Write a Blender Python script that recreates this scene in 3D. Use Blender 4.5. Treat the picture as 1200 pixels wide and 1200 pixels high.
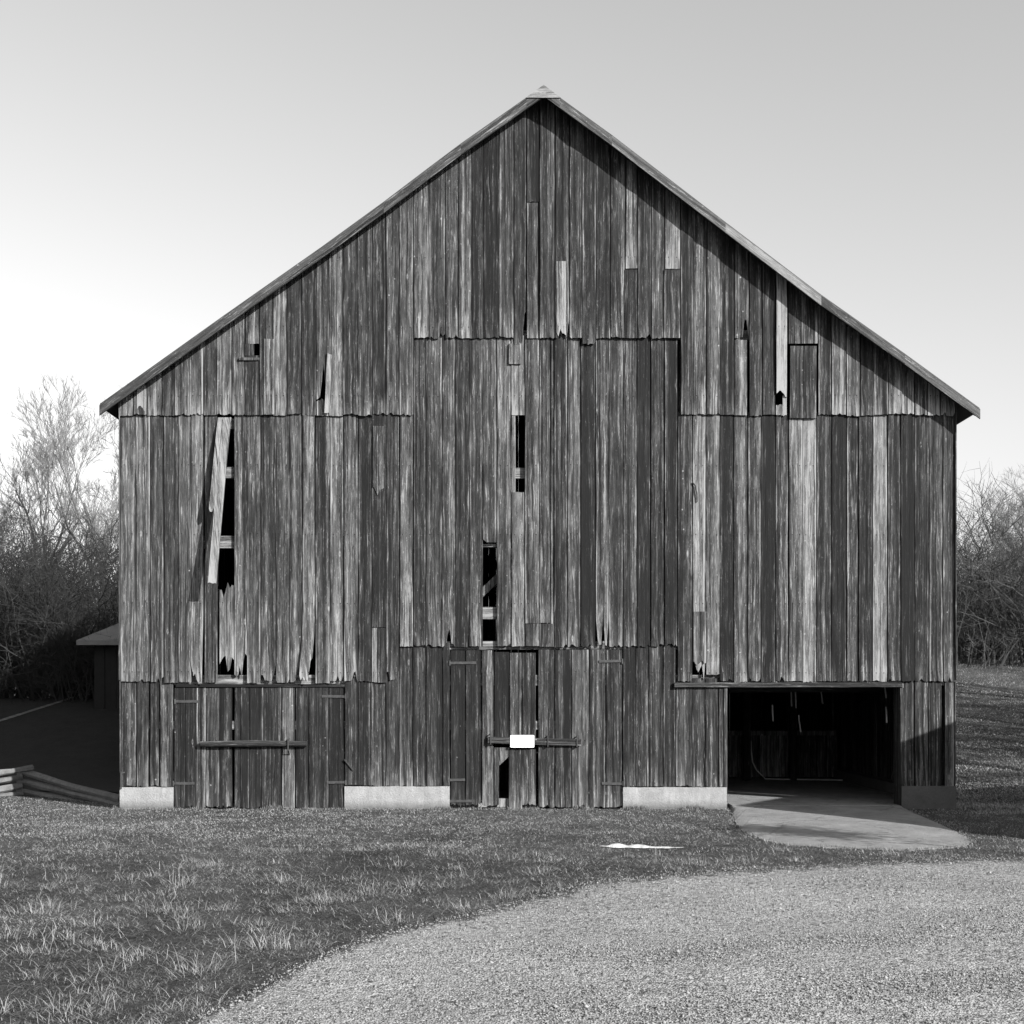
import bpy, bmesh, math, random
import numpy as np
from mathutils import Vector, noise as mnoise
R = random.Random(7)
rad = math.radians
scene = bpy.context.scene
for o in list(bpy.data.objects): bpy.data.objects.remove(o)
COL = scene.collection

# ------------------------------------------------------------------ camera, sky, sun, exposure
S = 0.014            # metres per photo pixel on the front wall
D = 21.0             # camera to front wall
HZ = 815.0           # pixel row of the horizon
CH = (948 - HZ) * S  # camera height
F = D / S
cam_d = bpy.data.cameras.new('camera'); cam = bpy.data.objects.new('camera', cam_d); COL.objects.link(cam)
cam.location = (0, -D, CH); cam.rotation_euler = (rad(90), 0, 0)
cam_d.sensor_width = 36; cam_d.sensor_fit = 'HORIZONTAL'
cam_d.lens = 36 * F / 1200
cam_d.shift_y = (HZ - 600) / 1200
cam_d.clip_start = 0.1; cam_d.clip_end = 3000
scene.camera = cam
scene.render.resolution_x = 1024; scene.render.resolution_y = 1024

KX, KZ = 1.0, 0.65
sun_dir = Vector((KX, -1.0, KZ)).normalized()
el = math.asin(sun_dir.z); az = math.atan2(sun_dir.x, sun_dir.y)
world = bpy.data.worlds.new('World'); scene.world = world; world.use_nodes = True
wn, wl = world.node_tree.nodes, world.node_tree.links
wn.clear()
wo = wn.new('ShaderNodeOutputWorld'); bg = wn.new('ShaderNodeBackground'); sky = wn.new('ShaderNodeTexSky')
sky.sky_type = 'NISHITA'; sky.sun_disc = False; sky.sun_elevation = el; sky.sun_rotation = az
WG, WB = .35, .65   # blue-sensitive film: weights of the green and blue channels
sky.air_density = 1.0; sky.dust_density = 1.5; sky.ozone_density = 1.0
sep = wn.new('ShaderNodeSeparateColor'); mA = wn.new('ShaderNodeMath'); mA.operation = 'MULTIPLY'
wl.new(sky.outputs[0], sep.inputs[0])
mA.inputs[1].default_value = WG
mB = wn.new('ShaderNodeMath'); mB.operation = 'MULTIPLY_ADD'; mB.inputs[1].default_value = WB
wl.new(sep.outputs[1], mA.inputs[0]); wl.new(sep.outputs[2], mB.inputs[0]); wl.new(mA.outputs[0], mB.inputs[2])
wl.new(mB.outputs[0], bg.inputs[0]); bg.inputs[1].default_value = 0.104
wl.new(bg.outputs[0], wo.inputs[0])
sl = bpy.data.lights.new('sun', 'SUN'); sl.energy = 5.0; sl.angle = rad(0.5); sl.color = (1, 0.995, 0.985)
so = bpy.data.objects.new('sun', sl); COL.objects.link(so)
so.rotation_euler = sun_dir.to_track_quat('Z', 'Y').to_euler(); so.location = (30, -30, 20)
scene.view_settings.view_transform = 'Standard'; scene.view_settings.look = 'None'
scene.view_settings.exposure = 1.08; scene.view_settings.gamma = 1.0

# ------------------------------------------------------------------ helpers
def X(px): return (px - 600) * S
def Z(py): return (948 - py) * S
def P(px, py, y):
    k = (D + y) / F
    return Vector(((px - 600) * k, y, CH - (py - HZ) * k))

def tag(o, label=None, cat=None, group=None, kind=None):
    if label: o['label'] = label
    if cat: o['category'] = cat
    if group: o['group'] = group
    if kind: o['kind'] = kind
    return o
def empty(name, loc=(0, 0, 0), rz=0):
    o = bpy.data.objects.new(name, None); COL.objects.link(o)
    o.location = loc; o.rotation_euler = (0, 0, rz); o.empty_display_size = 0.3
    return o
def link_mesh(name, me, mat, parent=None):
    o = bpy.data.objects.new(name, me); COL.objects.link(o)
    if mat: me.materials.append(mat)
    if parent: o.parent = parent
    return o

class MB:
    """collects geometry and per-point attributes, then links ONE mesh"""
    def __init__(s): s.v = []; s.f = []; s.a = {'seed': [], 'tone': [], 'u': [], 'hb': [], 'ht': []}
    def pt(s, co, seed=0, tone=.4, u=.5, hb=5, ht=5):
        s.v.append(tuple(co)); a = s.a
        a['seed'].append(seed); a['tone'].append(tone); a['u'].append(u); a['hb'].append(hb); a['ht'].append(ht)
        return len(s.v) - 1
    def box(s, lo, hi, seed=0, tone=.4, jit=0.0):
        idx = []
        for z in (lo[2], hi[2]):
            for x, y in ((lo[0], lo[1]), (hi[0], lo[1]), (hi[0], hi[1]), (lo[0], hi[1])):
                idx.append(s.pt((x + R.uniform(-jit, jit), y + R.uniform(-jit, jit), z + R.uniform(-jit, jit)), seed, tone))
        a = idx
        s.f += [(a[3], a[2], a[1], a[0]), (a[4], a[5], a[6], a[7]), (a[0], a[1], a[5], a[4]), (a[1], a[2], a[6], a[5]),
                (a[2], a[3], a[7], a[6]), (a[3], a[0], a[4], a[7])]
    def beam(s, p0, p1, w, h, seed=0, tone=.4, n=1, wob=0, taper=1):
        """rectangular timber from p0 to p1"""
        p0, p1 = Vector(p0), Vector(p1); d = (p1 - p0).normalized()
        up = Vector((0, 0, 1)) if abs(d.z) < .9 else Vector((0, 1, 0))
        sx = d.cross(up).normalized(); sz = sx.cross(d).normalized(); rings = []
        for i in range(n + 1):
            t = i / n; c = p0.lerp(p1, t) + Vector((R.uniform(-wob, wob), R.uniform(-wob, wob), R.uniform(-wob, wob)))
            k = 1 + (taper - 1) * t
            rings.append([s.pt(c + sx * (a * w / 2 * k) + sz * (b * h / 2 * k), seed, tone) for a, b in ((-1, -1), (1, -1), (1, 1), (-1, 1))])
        for i in range(n):
            for j in range(4):
                s.f.append((rings[i][j], rings[i][(j + 1) % 4], rings[i + 1][(j + 1) % 4], rings[i + 1][j]))
        s.f.append(tuple(reversed(rings[0]))); s.f.append(tuple(rings[-1]))
    def tube(s, pts, radii, sides=8, seed=0, tone=.4, cap=True, rough=0):
        rings = []
        pts = [Vector(p) for p in pts]
        for i, p in enumerate(pts):
            d = (pts[min(i + 1, len(pts) - 1)] - pts[max(i - 1, 0)]).normalized()
            up = Vector((0, 0, 1)) if abs(d.z) < .8 else Vector((1, 0, 0))
            a = d.cross(up).normalized(); b = a.cross(d).normalized()
            rings.append([s.pt(p + (a * math.cos(q) + b * math.sin(q)) * radii[i] * (1 + R.uniform(-rough, rough)), seed, tone)
                          for q in (2 * math.pi * j / sides for j in range(sides))])
        for i in range(len(pts) - 1):
            for j in range(sides):
                s.f.append((rings[i][j], rings[i][(j + 1) % sides], rings[i + 1][(j + 1) % sides], rings[i + 1][j]))
        if cap: s.f.append(tuple(reversed(rings[0]))); s.f.append(tuple(rings[-1]))
    def board(s, x0, x1, top, bot, y, tone=.4, rag=.006, ragt=0.0, thick=.025, cols=7, spike=0.0, deform=None,
              tilt=None, dy=None, gap=None, bots=None, tops=None, axis='x', edge=None):
        """weathered plank; top/bot are numbers or functions of x, front face near y, ragged ends"""
        if tone > .55: tone = .55 + (tone - .55) * .75
        seed = R.uniform(0, 50); g = gap if gap is not None else (R.uniform(.004, .011) if R.random() < .6 else R.uniform(.013, .024))
        tf = top if callable(top) else (lambda x: top); bf = bot if callable(bot) else (lambda x: bot)
        w = x1 - x0; xa, xb = x0 + g / 2, x1 - g / 2
        L = max(.2, tf((x0 + x1) / 2) - bf((x0 + x1) / 2)); rows = max(2, int(L / .22))
        tilt = R.gauss(0, .004) if tilt is None else tilt
        tw = R.gauss(0, .004); cup = R.uniform(-.0045, .0045); dy = R.uniform(0, .016) if dy is None else dy
        bow = R.gauss(0, .004); kb = .0 if R.random() < .6 else R.uniform(0, .02)
        ed = (.003 if edge is None else edge)
        e0 = [mnoise.noise((seed, i * .55, 0)) * ed + mnoise.noise((seed, i * 1.9, 3)) * ed * .5 for i in range(rows + 1)]
        e1 = [mnoise.noise((seed, i * .55, 9)) * ed + mnoise.noise((seed, i * 1.9, 5)) * ed * .5 for i in range(rows + 1)]
        if bots is None:
            bots = []
            c = R.uniform(-1, 1) * rag
            for j in range(cols + 1):
                bots.append(c + R.uniform(-1, 1) * rag * .6 + (R.random() ** 4) * spike)
        if tops is None: tops = [-abs(R.uniform(0, ragt)) for j in range(cols + 1)]
        G = []
        for side in (0, 1):
            g2 = []
            for i in range(rows + 1):
                t = i / rows; row = []
                for j in range(cols + 1):
                    u = j / cols
                    x = xa + (xb - xa) * u + e0[i] * (1 - u) + e1[i] * u
                    zt = tf(x) + tops[j]; zb = bf(x) + bots[j]
                    z = zb + (zt - zb) * t
                    yy = y - dy + (u - .5) * 2 * (tilt + tw * (t - .5)) + cup * (4 * (u - .5) ** 2 - .5) + bow * math.sin(t * 3.14)
                    yy -= kb * max(0, 1 - (z - bf(x)) / .5) ** 2
                    yy += side * thick
                    co = (x, yy, z)
                    if deform: co = deform(*co)
                    if axis == 'y': co = (co[1], co[0], co[2])
                    row.append(s.pt(co, seed, tone, u, (z - zb) if zb < zt else 0, zt - z))
                g2.append(row)
            G.append(g2)
        Fr, B = G
        for i in range(rows):
            for j in range(cols):
                s.f.append((Fr[i][j], Fr[i][j + 1], Fr[i + 1][j + 1], Fr[i + 1][j]))
                s.f.append((B[i][j + 1], B[i][j], B[i + 1][j], B[i + 1][j + 1]))
            s.f.append((B[i][0], Fr[i][0], Fr[i + 1][0], B[i + 1][0]))
            s.f.append((Fr[i][cols], B[i][cols], B[i + 1][cols], Fr[i + 1][cols]))
        for j in range(cols):
            s.f.append((B[0][j], B[0][j + 1], Fr[0][j + 1], Fr[0][j]))
            s.f.append((Fr[rows][j], Fr[rows][j + 1], B[rows][j + 1], B[rows][j]))
    def build(s, name, mat, parent=None, smooth=False, off=(0, 0, 0)):
        me = bpy.data.meshes.new(name)
        me.from_pydata([(v[0] - off[0], v[1] - off[1], v[2] - off[2]) for v in s.v], [], s.f)
        for k, arr in s.a.items():
            at = me.attributes.new(k, 'FLOAT', 'POINT'); at.data.foreach_set('value', arr)
        if smooth: me.polygons.foreach_set('use_smooth', [True] * len(me.polygons))
        me.update()
        o = link_mesh(name, me, mat, parent)
        o.location = off
        return o

# ------------------------------------------------------------------ materials
class NT:
    def __init__(s, name, rough=.85):
        s.m = bpy.data.materials.new(name); s.m.use_nodes = True; s.n = s.m.node_tree.nodes; s.l = s.m.node_tree.links
        s.b = s.n['Principled BSDF']; s.b.inputs['Roughness'].default_value = rough
        s.b.inputs['Specular IOR Level'].default_value = .25
    def new(s, t, **kw):
        n = s.n.new(t)
        for k, v in kw.items(): setattr(n, k, v)
        return n
    def inp(s, sock, v):
        if isinstance(v, (int, float)): sock.default_value = v
        elif isinstance(v, tuple): sock.default_value = v
        else: s.l.new(v, sock)
    def math(s, op, a, b=0, c=None, clamp=False):
        n = s.new('ShaderNodeMath', operation=op, use_clamp=clamp); s.inp(n.inputs[0], a); s.inp(n.inputs[1], b)
        if c is not None: s.inp(n.inputs[2], c)
        return n.outputs[0]
    def vmath(s, op, a, b):
        n = s.new('ShaderNodeVectorMath', operation=op); s.inp(n.inputs[0], a); s.inp(n.inputs[1], b); return n.outputs[0]
    def comb(s, x, y, z):
        n = s.new('ShaderNodeCombineXYZ')
        for i, v in enumerate((x, y, z)): s.inp(n.inputs[i], v)
        return n.outputs[0]
    def attr(s, name): return s.new('ShaderNodeAttribute', attribute_name=name).outputs['Fac']
    def noise(s, vec, scale=1, detail=3, rough=.55, dist=0):
        n = s.new('ShaderNodeTexNoise'); s.inp(n.inputs['Vector'], vec); n.inputs['Scale'].default_value = scale
        n.inputs['Detail'].default_value = detail; n.inputs['Roughness'].default_value = rough; n.inputs['Distortion'].default_value = dist
        return n.outputs[0]
    def ramp(s, fac, pts):
        n = s.new('ShaderNodeValToRGB'); s.inp(n.inputs[0], fac); e = n.color_ramp.elements
        while len(e) < len(pts): e.new(.5)
        for q, (p, c) in zip(e, pts): q.position = p; q.color = (c, c, c, 1)
        return n.outputs[0]
    def maprange(s, v, a, b, c=0, d=1):
        n = s.new('ShaderNodeMapRange'); s.inp(n.inputs[0], v)
        for i, q in enumerate((a, b, c, d)): n.inputs[i + 1].default_value = q
        return n.outputs[0]
    def bump(s, h, dist=.005, strength=1):
        n = s.new('ShaderNodeBump'); s.inp(n.inputs['Height'], h); n.inputs['Distance'].default_value = dist
        n.inputs['Strength'].default_value = strength; s.l.new(n.outputs[0], s.b.inputs['Normal'])
    def color(s, v):
        if not isinstance(v, float): v = s.math('MULTIPLY', v, .71)
        s.l.new(v, s.b.inputs['Base Color']) if not isinstance(v, float) else s.b.inputs['Base Color'].__setattr__('default_value', (v, v, v, 1))
    def pos(s): return s.new('ShaderNodeTexCoord').outputs['Object']

def wood_mat(name, gain=1.0, lift=0.0, along='z', contrast=1.0):
    t = NT(name, .88)
    p = t.pos(); sp = t.new('ShaderNodeSeparateXYZ'); t.l.new(p, sp.inputs[0])
    seed = t.attr('seed'); tone = t.attr('tone'); u = t.attr('u'); hb = t.attr('hb'); ht = t.attr('ht')
    if isinstance(along, tuple):
        c_, s_ = along
        L0 = t.math('ADD', t.math('MULTIPLY', sp.outputs[0], c_), t.math('MULTIPLY', sp.outputs[2], s_))
        a = t.math('ADD', t.math('MULTIPLY', sp.outputs[0], -s_), t.math('MULTIPLY', sp.outputs[2], c_)); a = t.math('ADD', a, sp.outputs[1])
    else:
        ax = {'x': 0, 'y': 1, 'z': 2}[along]; others = [i for i in range(3) if i != ax]
        a = t.math('ADD', sp.outputs[others[0]], sp.outputs[others[1]]); L0 = sp.outputs[ax]
    a = t.math('ADD', a, t.math('MULTIPLY', seed, 3.37))
    l = t.math('ADD', L0, t.math('MULTIPLY', seed, 7.1))
    def V(sa, sl_): return t.comb(t.math('MULTIPLY', a, sa), t.math('MULTIPLY', seed, 1.0), t.math('MULTIPLY', l, sl_))
    # knots
    vk = t.new('ShaderNodeTexVoronoi', feature='F1'); t.l.new(V(4.2, 1.5), vk.inputs['Vector']); vk.inputs['Scale'].default_value = 1
    kd = vk.outputs['Distance']; ksep = t.new('ShaderNodeSeparateColor'); t.l.new(vk.outputs['Color'], ksep.inputs[0])
    kr = ksep.outputs[0]
    vs = t.new('ShaderNodeTexVoronoi', feature='F1'); t.l.new(V(5.5, 5.2), vs.inputs['Vector']); vs.inputs['Scale'].default_value = 1
    knear = t.maprange(kd, .02, .22, 1, 0)
    # grain bends round the knots
    wob = t.noise(V(3, 1.3), 1, 2); bend = t.math('MULTIPLY', knear, t.math('MULTIPLY', kr, .02))
    a2 = t.math('ADD', t.math('ADD', a, bend), t.math('MULTIPLY', wob, .06))
    def V2(sa, sl_): return t.comb(t.math('MULTIPLY', a2, sa), seed, t.math('MULTIPLY', l, sl_))
    n1 = t.math('SUBTRACT', t.noise(V2(24, .22), 1, 4, .65), .5)
    n2 = t.math('SUBTRACT', t.noise(V2(120, 1.1), 1, 3, .7), .5)
    n3 = t.math('SUBTRACT', t.noise(V(8, .22), 1, 3, .6), .5)
    n4 = t.math('SUBTRACT', t.noise(V2(15, 2.4), 1, 5, .75), .5)
    val = t.math('MULTIPLY_ADD', tone, 1.38, -.165)
    val = t.math('ADD', val, t.math('MULTIPLY', n1, .95 * contrast))
    val = t.math('ADD', val, t.math('MULTIPLY', n2, .85 * contrast))
    val = t.math('ADD', val, t.math('MULTIPLY', n3, .80 * contrast))
    val = t.math('ADD', val, t.math('MULTIPLY', n4, .85 * contrast))
    # remnants of the dark old surface with crisp torn edges, and bare silvered strips
    pt_ = t.math('ADD', t.noise(V2(24, .25), 1, 4, .7), t.math('MULTIPLY', n2, .30))
    pt_ = t.math('ADD', pt_, t.math('MULTIPLY', tone, -.22))
    dark_ = t.maprange(pt_, .44, .475, 0, 1)
    val = t.math('SUBTRACT', val, t.math('MULTIPLY', dark_, .17)); val = t.math('ADD', val, .065)
    st_ = t.math('ADD', t.noise(V2(48, 1.6), 1, 4, .75), t.math('MULTIPLY', n4, .25))
    val = t.math('ADD', val, t.math('MULTIPLY', t.maprange(st_, .58, .63, 0, 1), .30))
    fl_ = t.noise(V2(70, 16), 1, 3, .7)
    val = t.math('ADD', val, t.math('MULTIPLY', t.maprange(fl_, .64, .69, 0, 1), .34))
    fd_ = t.noise(V(60, 22), 1, 2, .7)
    val = t.math('SUBTRACT', val, t.math('MULTIPLY', t.maprange(fd_, .68, .73, 0, 1), .25))
    # bleached foot of each board and pale worn edges, pattern broken by noise
    foot = t.math('MULTIPLY', t.maprange(hb, 0, .55, 1, 0), t.maprange(t.noise(V2(18, 1.2), 1, 3), .4, .62, 0, .30))
    val = t.math('ADD', val, foot)
    ed = t.math('ABSOLUTE', t.math('SUBTRACT', u, .5)); ed = t.maprange(ed, .36, .47, 0, 1)
    edn = t.maprange(t.noise(V(1.5, .8), 1, 3), .42, .66, -.14, .42)
    val = t.math('ADD', val, t.math('MULTIPLY', ed, edn))
    # knots: dark eye in a pale ring
    eye = t.maprange(kd, .025, .05, 1, 0); ring = t.math('SUBTRACT', t.maprange(kd, .045, .10, 1, 0), eye)
    val = t.math('ADD', val, t.math('MULTIPLY', ring, t.maprange(kr, .25, .8, -.1, .42)))
    val = t.math('SUBTRACT', val, t.math('MULTIPLY', eye, t.maprange(kr, .2, .9, .35, -.2)))
    sd = t.maprange(t.math('ADD', vs.outputs['Distance'], t.math('MULTIPLY', t.noise(V(60, 60), 1, 2), .10)), .09, .14, 1, 0)
    s2 = t.new('ShaderNodeSeparateColor'); t.l.new(vs.outputs['Color'], s2.inputs[0])
    val = t.math('ADD', val, t.math('MULTIPLY', sd, t.maprange(s2.outputs[1], .55, 1, 0, .55)))
    val = t.math('ADD', val, lift)
    val = t.maprange(val, 0, 1, 0, 1)
    # nail heads in rows with a short rusty run below each
    if along == 'z':
        fz = t.math('FRACT', t.math('ADD', t.math('DIVIDE', sp.outputs[2], 1.13), t.math('MULTIPLY', t.math('FRACT', seed), .02)))
        du = t.math('ABSOLUTE', t.math('SUBTRACT', t.math('ABSOLUTE', t.math('SUBTRACT', u, .5)), .27))
        head = t.math('MULTIPLY', t.maprange(fz, .986, .988, 0, 1), t.maprange(du, .03, .045, 1, 0))
        run = t.math('MULTIPLY', t.maprange(fz, .80, .985, 0, 1), t.maprange(du, .015, .05, 1, 0))
        val = t.math('SUBTRACT', val, t.math('MULTIPLY', head, .35)); val = t.math('SUBTRACT', val, t.math('MULTIPLY', run, .10))
    # cracks
    ck = t.noise(V2(58, .42), 1, 2, .5); crack = t.maprange(ck, .325, .35, 1, 0)
    edg = t.maprange(t.math('ABSOLUTE', t.math('SUBTRACT', u, .5)), .465, .492, 0, .75); crack = t.math('MAXIMUM', crack, edg)
    sq = t.math('POWER', val, 3.15)
    col = t.math('MULTIPLY_ADD', sq, .31 * gain, .007)
    col = t.math('MULTIPLY', col, t.math('SUBTRACT', 1, t.math('MULTIPLY', crack, .78)))
    t.color(col)
    h = t.math('ADD', t.math('MULTIPLY', n1, .6), t.math('MULTIPLY', n2, .9))
    h = t.math('SUBTRACT', h, t.math('MULTIPLY', crack, .5)); h = t.math('ADD', h, t.math('MULTIPLY', ring, .3))
    t.bump(h, .008, .9)
    return t.m

M_wood = wood_mat('weathered_boards')
M_wood_x = wood_mat('weathered_timber_lengthwise', along='x')
M_rake_l = wood_mat('rake_timber_rising', along=(math.cos(.632), math.sin(.632)), contrast=.6)
M_rake_r = wood_mat('rake_timber_falling', along=(math.cos(.635), -math.sin(.635)), contrast=.6)
M_wood_y = wood_mat('weathered_timber_inward', along='y')

def simple(name, base, var=.3, scale=8, rough=.85, bump=.004, fine=60):
    t = NT(name, rough); p = t.pos()
    a = t.noise(p, scale, 5, .65); b = t.noise(p, fine, 4, .7)
    v = t.math('ADD', t.math('MULTIPLY', a, .6), t.math('MULTIPLY', b, .4))
    t.color(t.maprange(v, .3, .7, base * (1 - var), base * (1 + var))); t.bump(v, bump)
    return t.m
def foundation_mat(name, base):
    t = NT(name, .92); p = t.pos(); sp = t.new('ShaderNodeSeparateXYZ'); t.l.new(p, sp.inputs[0])
    a = t.noise(p, 3.2, 5, .65); b = t.noise(p, 40, 4, .75); st = t.noise(t.comb(t.math('MULTIPLY', sp.outputs[0], 9), 0, t.math('MULTIPLY', sp.outputs[2], 1.5)), 1, 4, .7)
    v = t.math('ADD', t.math('MULTIPLY', a, .4), t.math('ADD', t.math('MULTIPLY', b, .3), t.math('MULTIPLY', st, .4)))
    c = t.maprange(v, .38, .70, base * .72, base * 1.22)
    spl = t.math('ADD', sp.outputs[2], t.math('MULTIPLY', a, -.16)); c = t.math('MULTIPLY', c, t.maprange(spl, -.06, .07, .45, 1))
    ck = t.new('ShaderNodeTexVoronoi', feature='DISTANCE_TO_EDGE'); t.l.new(t.comb(t.math('ADD', sp.outputs[0], t.math('MULTIPLY', a, .25)), 0, t.math('MULTIPLY', sp.outputs[2], .8)), ck.inputs['Vector']); ck.inputs['Scale'].default_value = 2.2
    cr = t.maprange(ck.outputs['Distance'], 0, .006, .88, 1); c = t.math('MULTIPLY', c, cr)
    t.color(c); t.bump(t.math('ADD', t.math('ADD', a, b), cr), .012, 1); return t.m
M_conc = foundation_mat('whitewashed_concrete', .33)
def slab_mat():
    t = NT('concrete_slab', .92); p = t.pos(); a = t.noise(p, 1.6, 5, .7); b = t.noise(p, 60, 4, .8); c = t.noise(p, 9, 5, .7)
    v = t.math('ADD', t.math('MULTIPLY', a, .4), t.math('ADD', t.math('MULTIPLY', b, .35), t.math('MULTIPLY', c, .3)))
    col = t.maprange(v, .38, .70, .16, .40)
    ck = t.new('ShaderNodeTexVoronoi', feature='DISTANCE_TO_EDGE'); t.l.new(t.vmath('ADD', p, t.comb(t.math('MULTIPLY', c, .3), t.math('MULTIPLY', a, .4), 0)), ck.inputs['Vector']); ck.inputs['Scale'].default_value = .75
    cr = t.maprange(ck.outputs['Distance'], 0, .006, .4, 1); t.color(t.math('MULTIPLY', col, cr)); t.bump(t.math('ADD', b, cr), .01, 1); return t.m
M_slab = slab_mat()
M_plain_shadec = simple('bare_shaded_concrete', .11, .3, 3, .9, .01, 40)  # darkened to paint in the pier block's shade; side foundations share it
M_rail = simple('split_rail_wood', .16, .45, 7, .9, .01, 50)
M_metal = simple('rusty_iron', .05, .4, 12, .7)
M_hinge = simple('weathered_hinge_iron', .055, .5, 12, .75)
M_roof = simple('roofing_sheet', .06, .35, 4, .6)
M_sign = simple('white_enamel', .95, .01, 5, .4, .0005)
M_snow = simple('old_snow', .52, .35, 9, .85, .02, 70)
M_bark = simple('grey_bark', .11, .4, 9, .95, .01)
M_twig = simple('twig_bark', .24, .35, 3, .95, .002)
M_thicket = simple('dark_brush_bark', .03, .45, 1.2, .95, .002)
M_kerb = simple('kerb_stone', .30, .2, 4, .9)

def ground_mat():
    t = NT('winter_turf', .95); p = t.pos()
    big = t.noise(p, .35, 3, .6); mid = t.noise(p, 2.6, 4, .65); fine = t.noise(p, 28, 5, .75); vf = t.noise(p, 110, 4, .8)
    v = t.math('ADD', t.math('MULTIPLY', big, .38), t.math('MULTIPLY', mid, .38)); v = t.math('SUBTRACT', v, .08)
    v = t.math('ADD', v, t.math('MULTIPLY', fine, .25)); v = t.math('ADD', v, t.math('MULTIPLY', vf, .2))
    t.color(t.maprange(v, .38, .68, .014, .13)); t.bump(t.math('ADD', fine, vf), .03, 1); return t.m
M_ground = ground_mat()
def gravel_mat():
    t = NT('crushed_gravel', .9); p = t.pos()
    v1 = t.new('ShaderNodeTexVoronoi'); t.l.new(p, v1.inputs['Vector']); v1.inputs['Scale'].default_value = 62
    v2 = t.new('ShaderNodeTexVoronoi'); t.l.new(p, v2.inputs['Vector']); v2.inputs['Scale'].default_value = 31
    a = t.new('ShaderNodeSeparateColor'); t.l.new(v1.outputs['Color'], a.inputs[0])
    b = t.new('ShaderNodeSeparateColor'); t.l.new(v2.outputs['Color'], b.inputs[0])
    big = t.noise(p, .55, 5, .65); mid = t.noise(p, 6, 5, .75)
    v = t.math('ADD', t.math('MULTIPLY', a.outputs[0], .32), t.math('MULTIPLY', b.outputs[1], .20))
    v = t.math('ADD', v, t.math('MULTIPLY', big, .40)); v = t.math('ADD', v, t.math('MULTIPLY', mid, .36)); v = t.math('SUBTRACT', v, .10)
    dark = t.maprange(b.outputs[0], .90, .93, 0, .6)
    c = t.maprange(v, .3, .85, .12, .55); c = t.math('MULTIPLY', c, t.math('SUBTRACT', 1, dark))
    # soil and turf showing through near the ragged margin
    ed = t.attr('ed'); m1 = t.noise(p, 5, 5, .8); m2 = t.noise(p, 45, 3, .8)
    thr = t.math('ADD', t.math('MULTIPLY', m1, .8), t.math('MULTIPLY', m2, .7)); lim = t.maprange(ed, 0, .85, .92, .52)
    soil = t.maprange(t.math('SUBTRACT', thr, lim), -.03, .03, 1, 0); soil = t.math('MULTIPLY', soil, 1)
    c = t.math('ADD', t.math('MULTIPLY', c, t.math('SUBTRACT', 1, soil)), t.math('MULTIPLY', soil, t.maprange(m2, .3, .7, .03, .10)))
    t.color(c)
    h = t.math('SUBTRACT', 1, v1.outputs['Distance']); h2 = t.math('SUBTRACT', 1, v2.outputs['Distance'])
    t.bump(t.math('ADD', h, h2), .012, 1); return t.m
M_gravel = gravel_mat()
def attr_mat(name, lo, hi, rough=.8, trans=False):
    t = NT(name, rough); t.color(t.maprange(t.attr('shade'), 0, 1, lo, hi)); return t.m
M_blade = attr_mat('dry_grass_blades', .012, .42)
M_pebble = attr_mat('pebble_stone', .07, .36)

# ------------------------------------------------------------------ terrain
def sst(a, b, x):
    t = min(1, max(0, (x - a) / (b - a))); return t * t * (3 - 2 * t)
def ground_h(x, y):
    h = 0.0
    # low bank behind on the left
    h += 1.75 * sst(4, 15, y) * sst(-6.6, -9.5, x) if x < -6.6 else 0
    # gentle rise far behind on the right
    if x > 7.3 and y > 1: h += (3.3 * min(1, (y - 1) / 25) ** 1.15 + 1.6 * sst(24, 90, y)) * sst(7.35, 9.5 , x)
    h += .9 * sst(30, 90, y) * (1 if x <= 6 and x > -6.6 else 0)
    if y < -.3:
        k = sst(-.3, -2, y); q = 1 - sst(2.6, 3.6, x) * sst(-6.4, -5.3, y)
        h += (mnoise.noise((x * .35, y * .35, 1)) * .05 + mnoise.noise((x * .8, y * .8, 4)) * .025) * k * q
    return h
def gnd_np(x, y): return np.array([ground_h(a, b) for a, b in zip(x, y)])

xs = sorted(set([round(v, 3) for v in np.concatenate([np.linspace(-900, -60, 12), np.linspace(-60, -14, 24), np.linspace(-14, 14, 94), np.linspace(14, 60, 24), np.linspace(60, 900, 12)])]))
ys = sorted(set([round(v, 3) for v in np.concatenate([np.linspace(-300, -22, 8), np.linspace(-22, 6, 94), np.linspace(6, 90, 50), np.linspace(90, 1500, 12)])]))
gv = [(x, y, ground_h(x, y)) for y in ys for x in xs]; nx = len(xs)
gf = [(j * nx + i, j * nx + i + 1, (j + 1) * nx + i + 1, (j + 1) * nx + i) for j in range(len(ys) - 1) for i in range(nx - 1)]
me = bpy.data.meshes.new('ground'); me.from_pydata(gv, [], gf); me.polygons.foreach_set('use_smooth', [True] * len(gf))
tag(link_mesh('ground', me, M_ground), kind='structure')

# bank under the trees on the left, barn shadow painted in as near-black colour
M_bank_shade = simple('painted_bank_shade', .016, .5, 2.5, .95, .02, 20)
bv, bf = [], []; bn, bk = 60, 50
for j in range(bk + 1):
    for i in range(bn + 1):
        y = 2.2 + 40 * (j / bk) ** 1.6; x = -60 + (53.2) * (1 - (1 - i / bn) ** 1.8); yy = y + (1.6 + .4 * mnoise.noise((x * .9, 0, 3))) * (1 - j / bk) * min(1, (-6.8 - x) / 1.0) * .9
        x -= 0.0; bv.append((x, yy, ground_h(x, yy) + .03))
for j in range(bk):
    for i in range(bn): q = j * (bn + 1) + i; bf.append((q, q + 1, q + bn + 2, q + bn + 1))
me = bpy.data.meshes.new('bank'); me.from_pydata(bv, [], bf); me.polygons.foreach_set('use_smooth', [True] * len(bf)); tag(link_mesh('bank', me, M_bank_shade), kind='structure')

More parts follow.
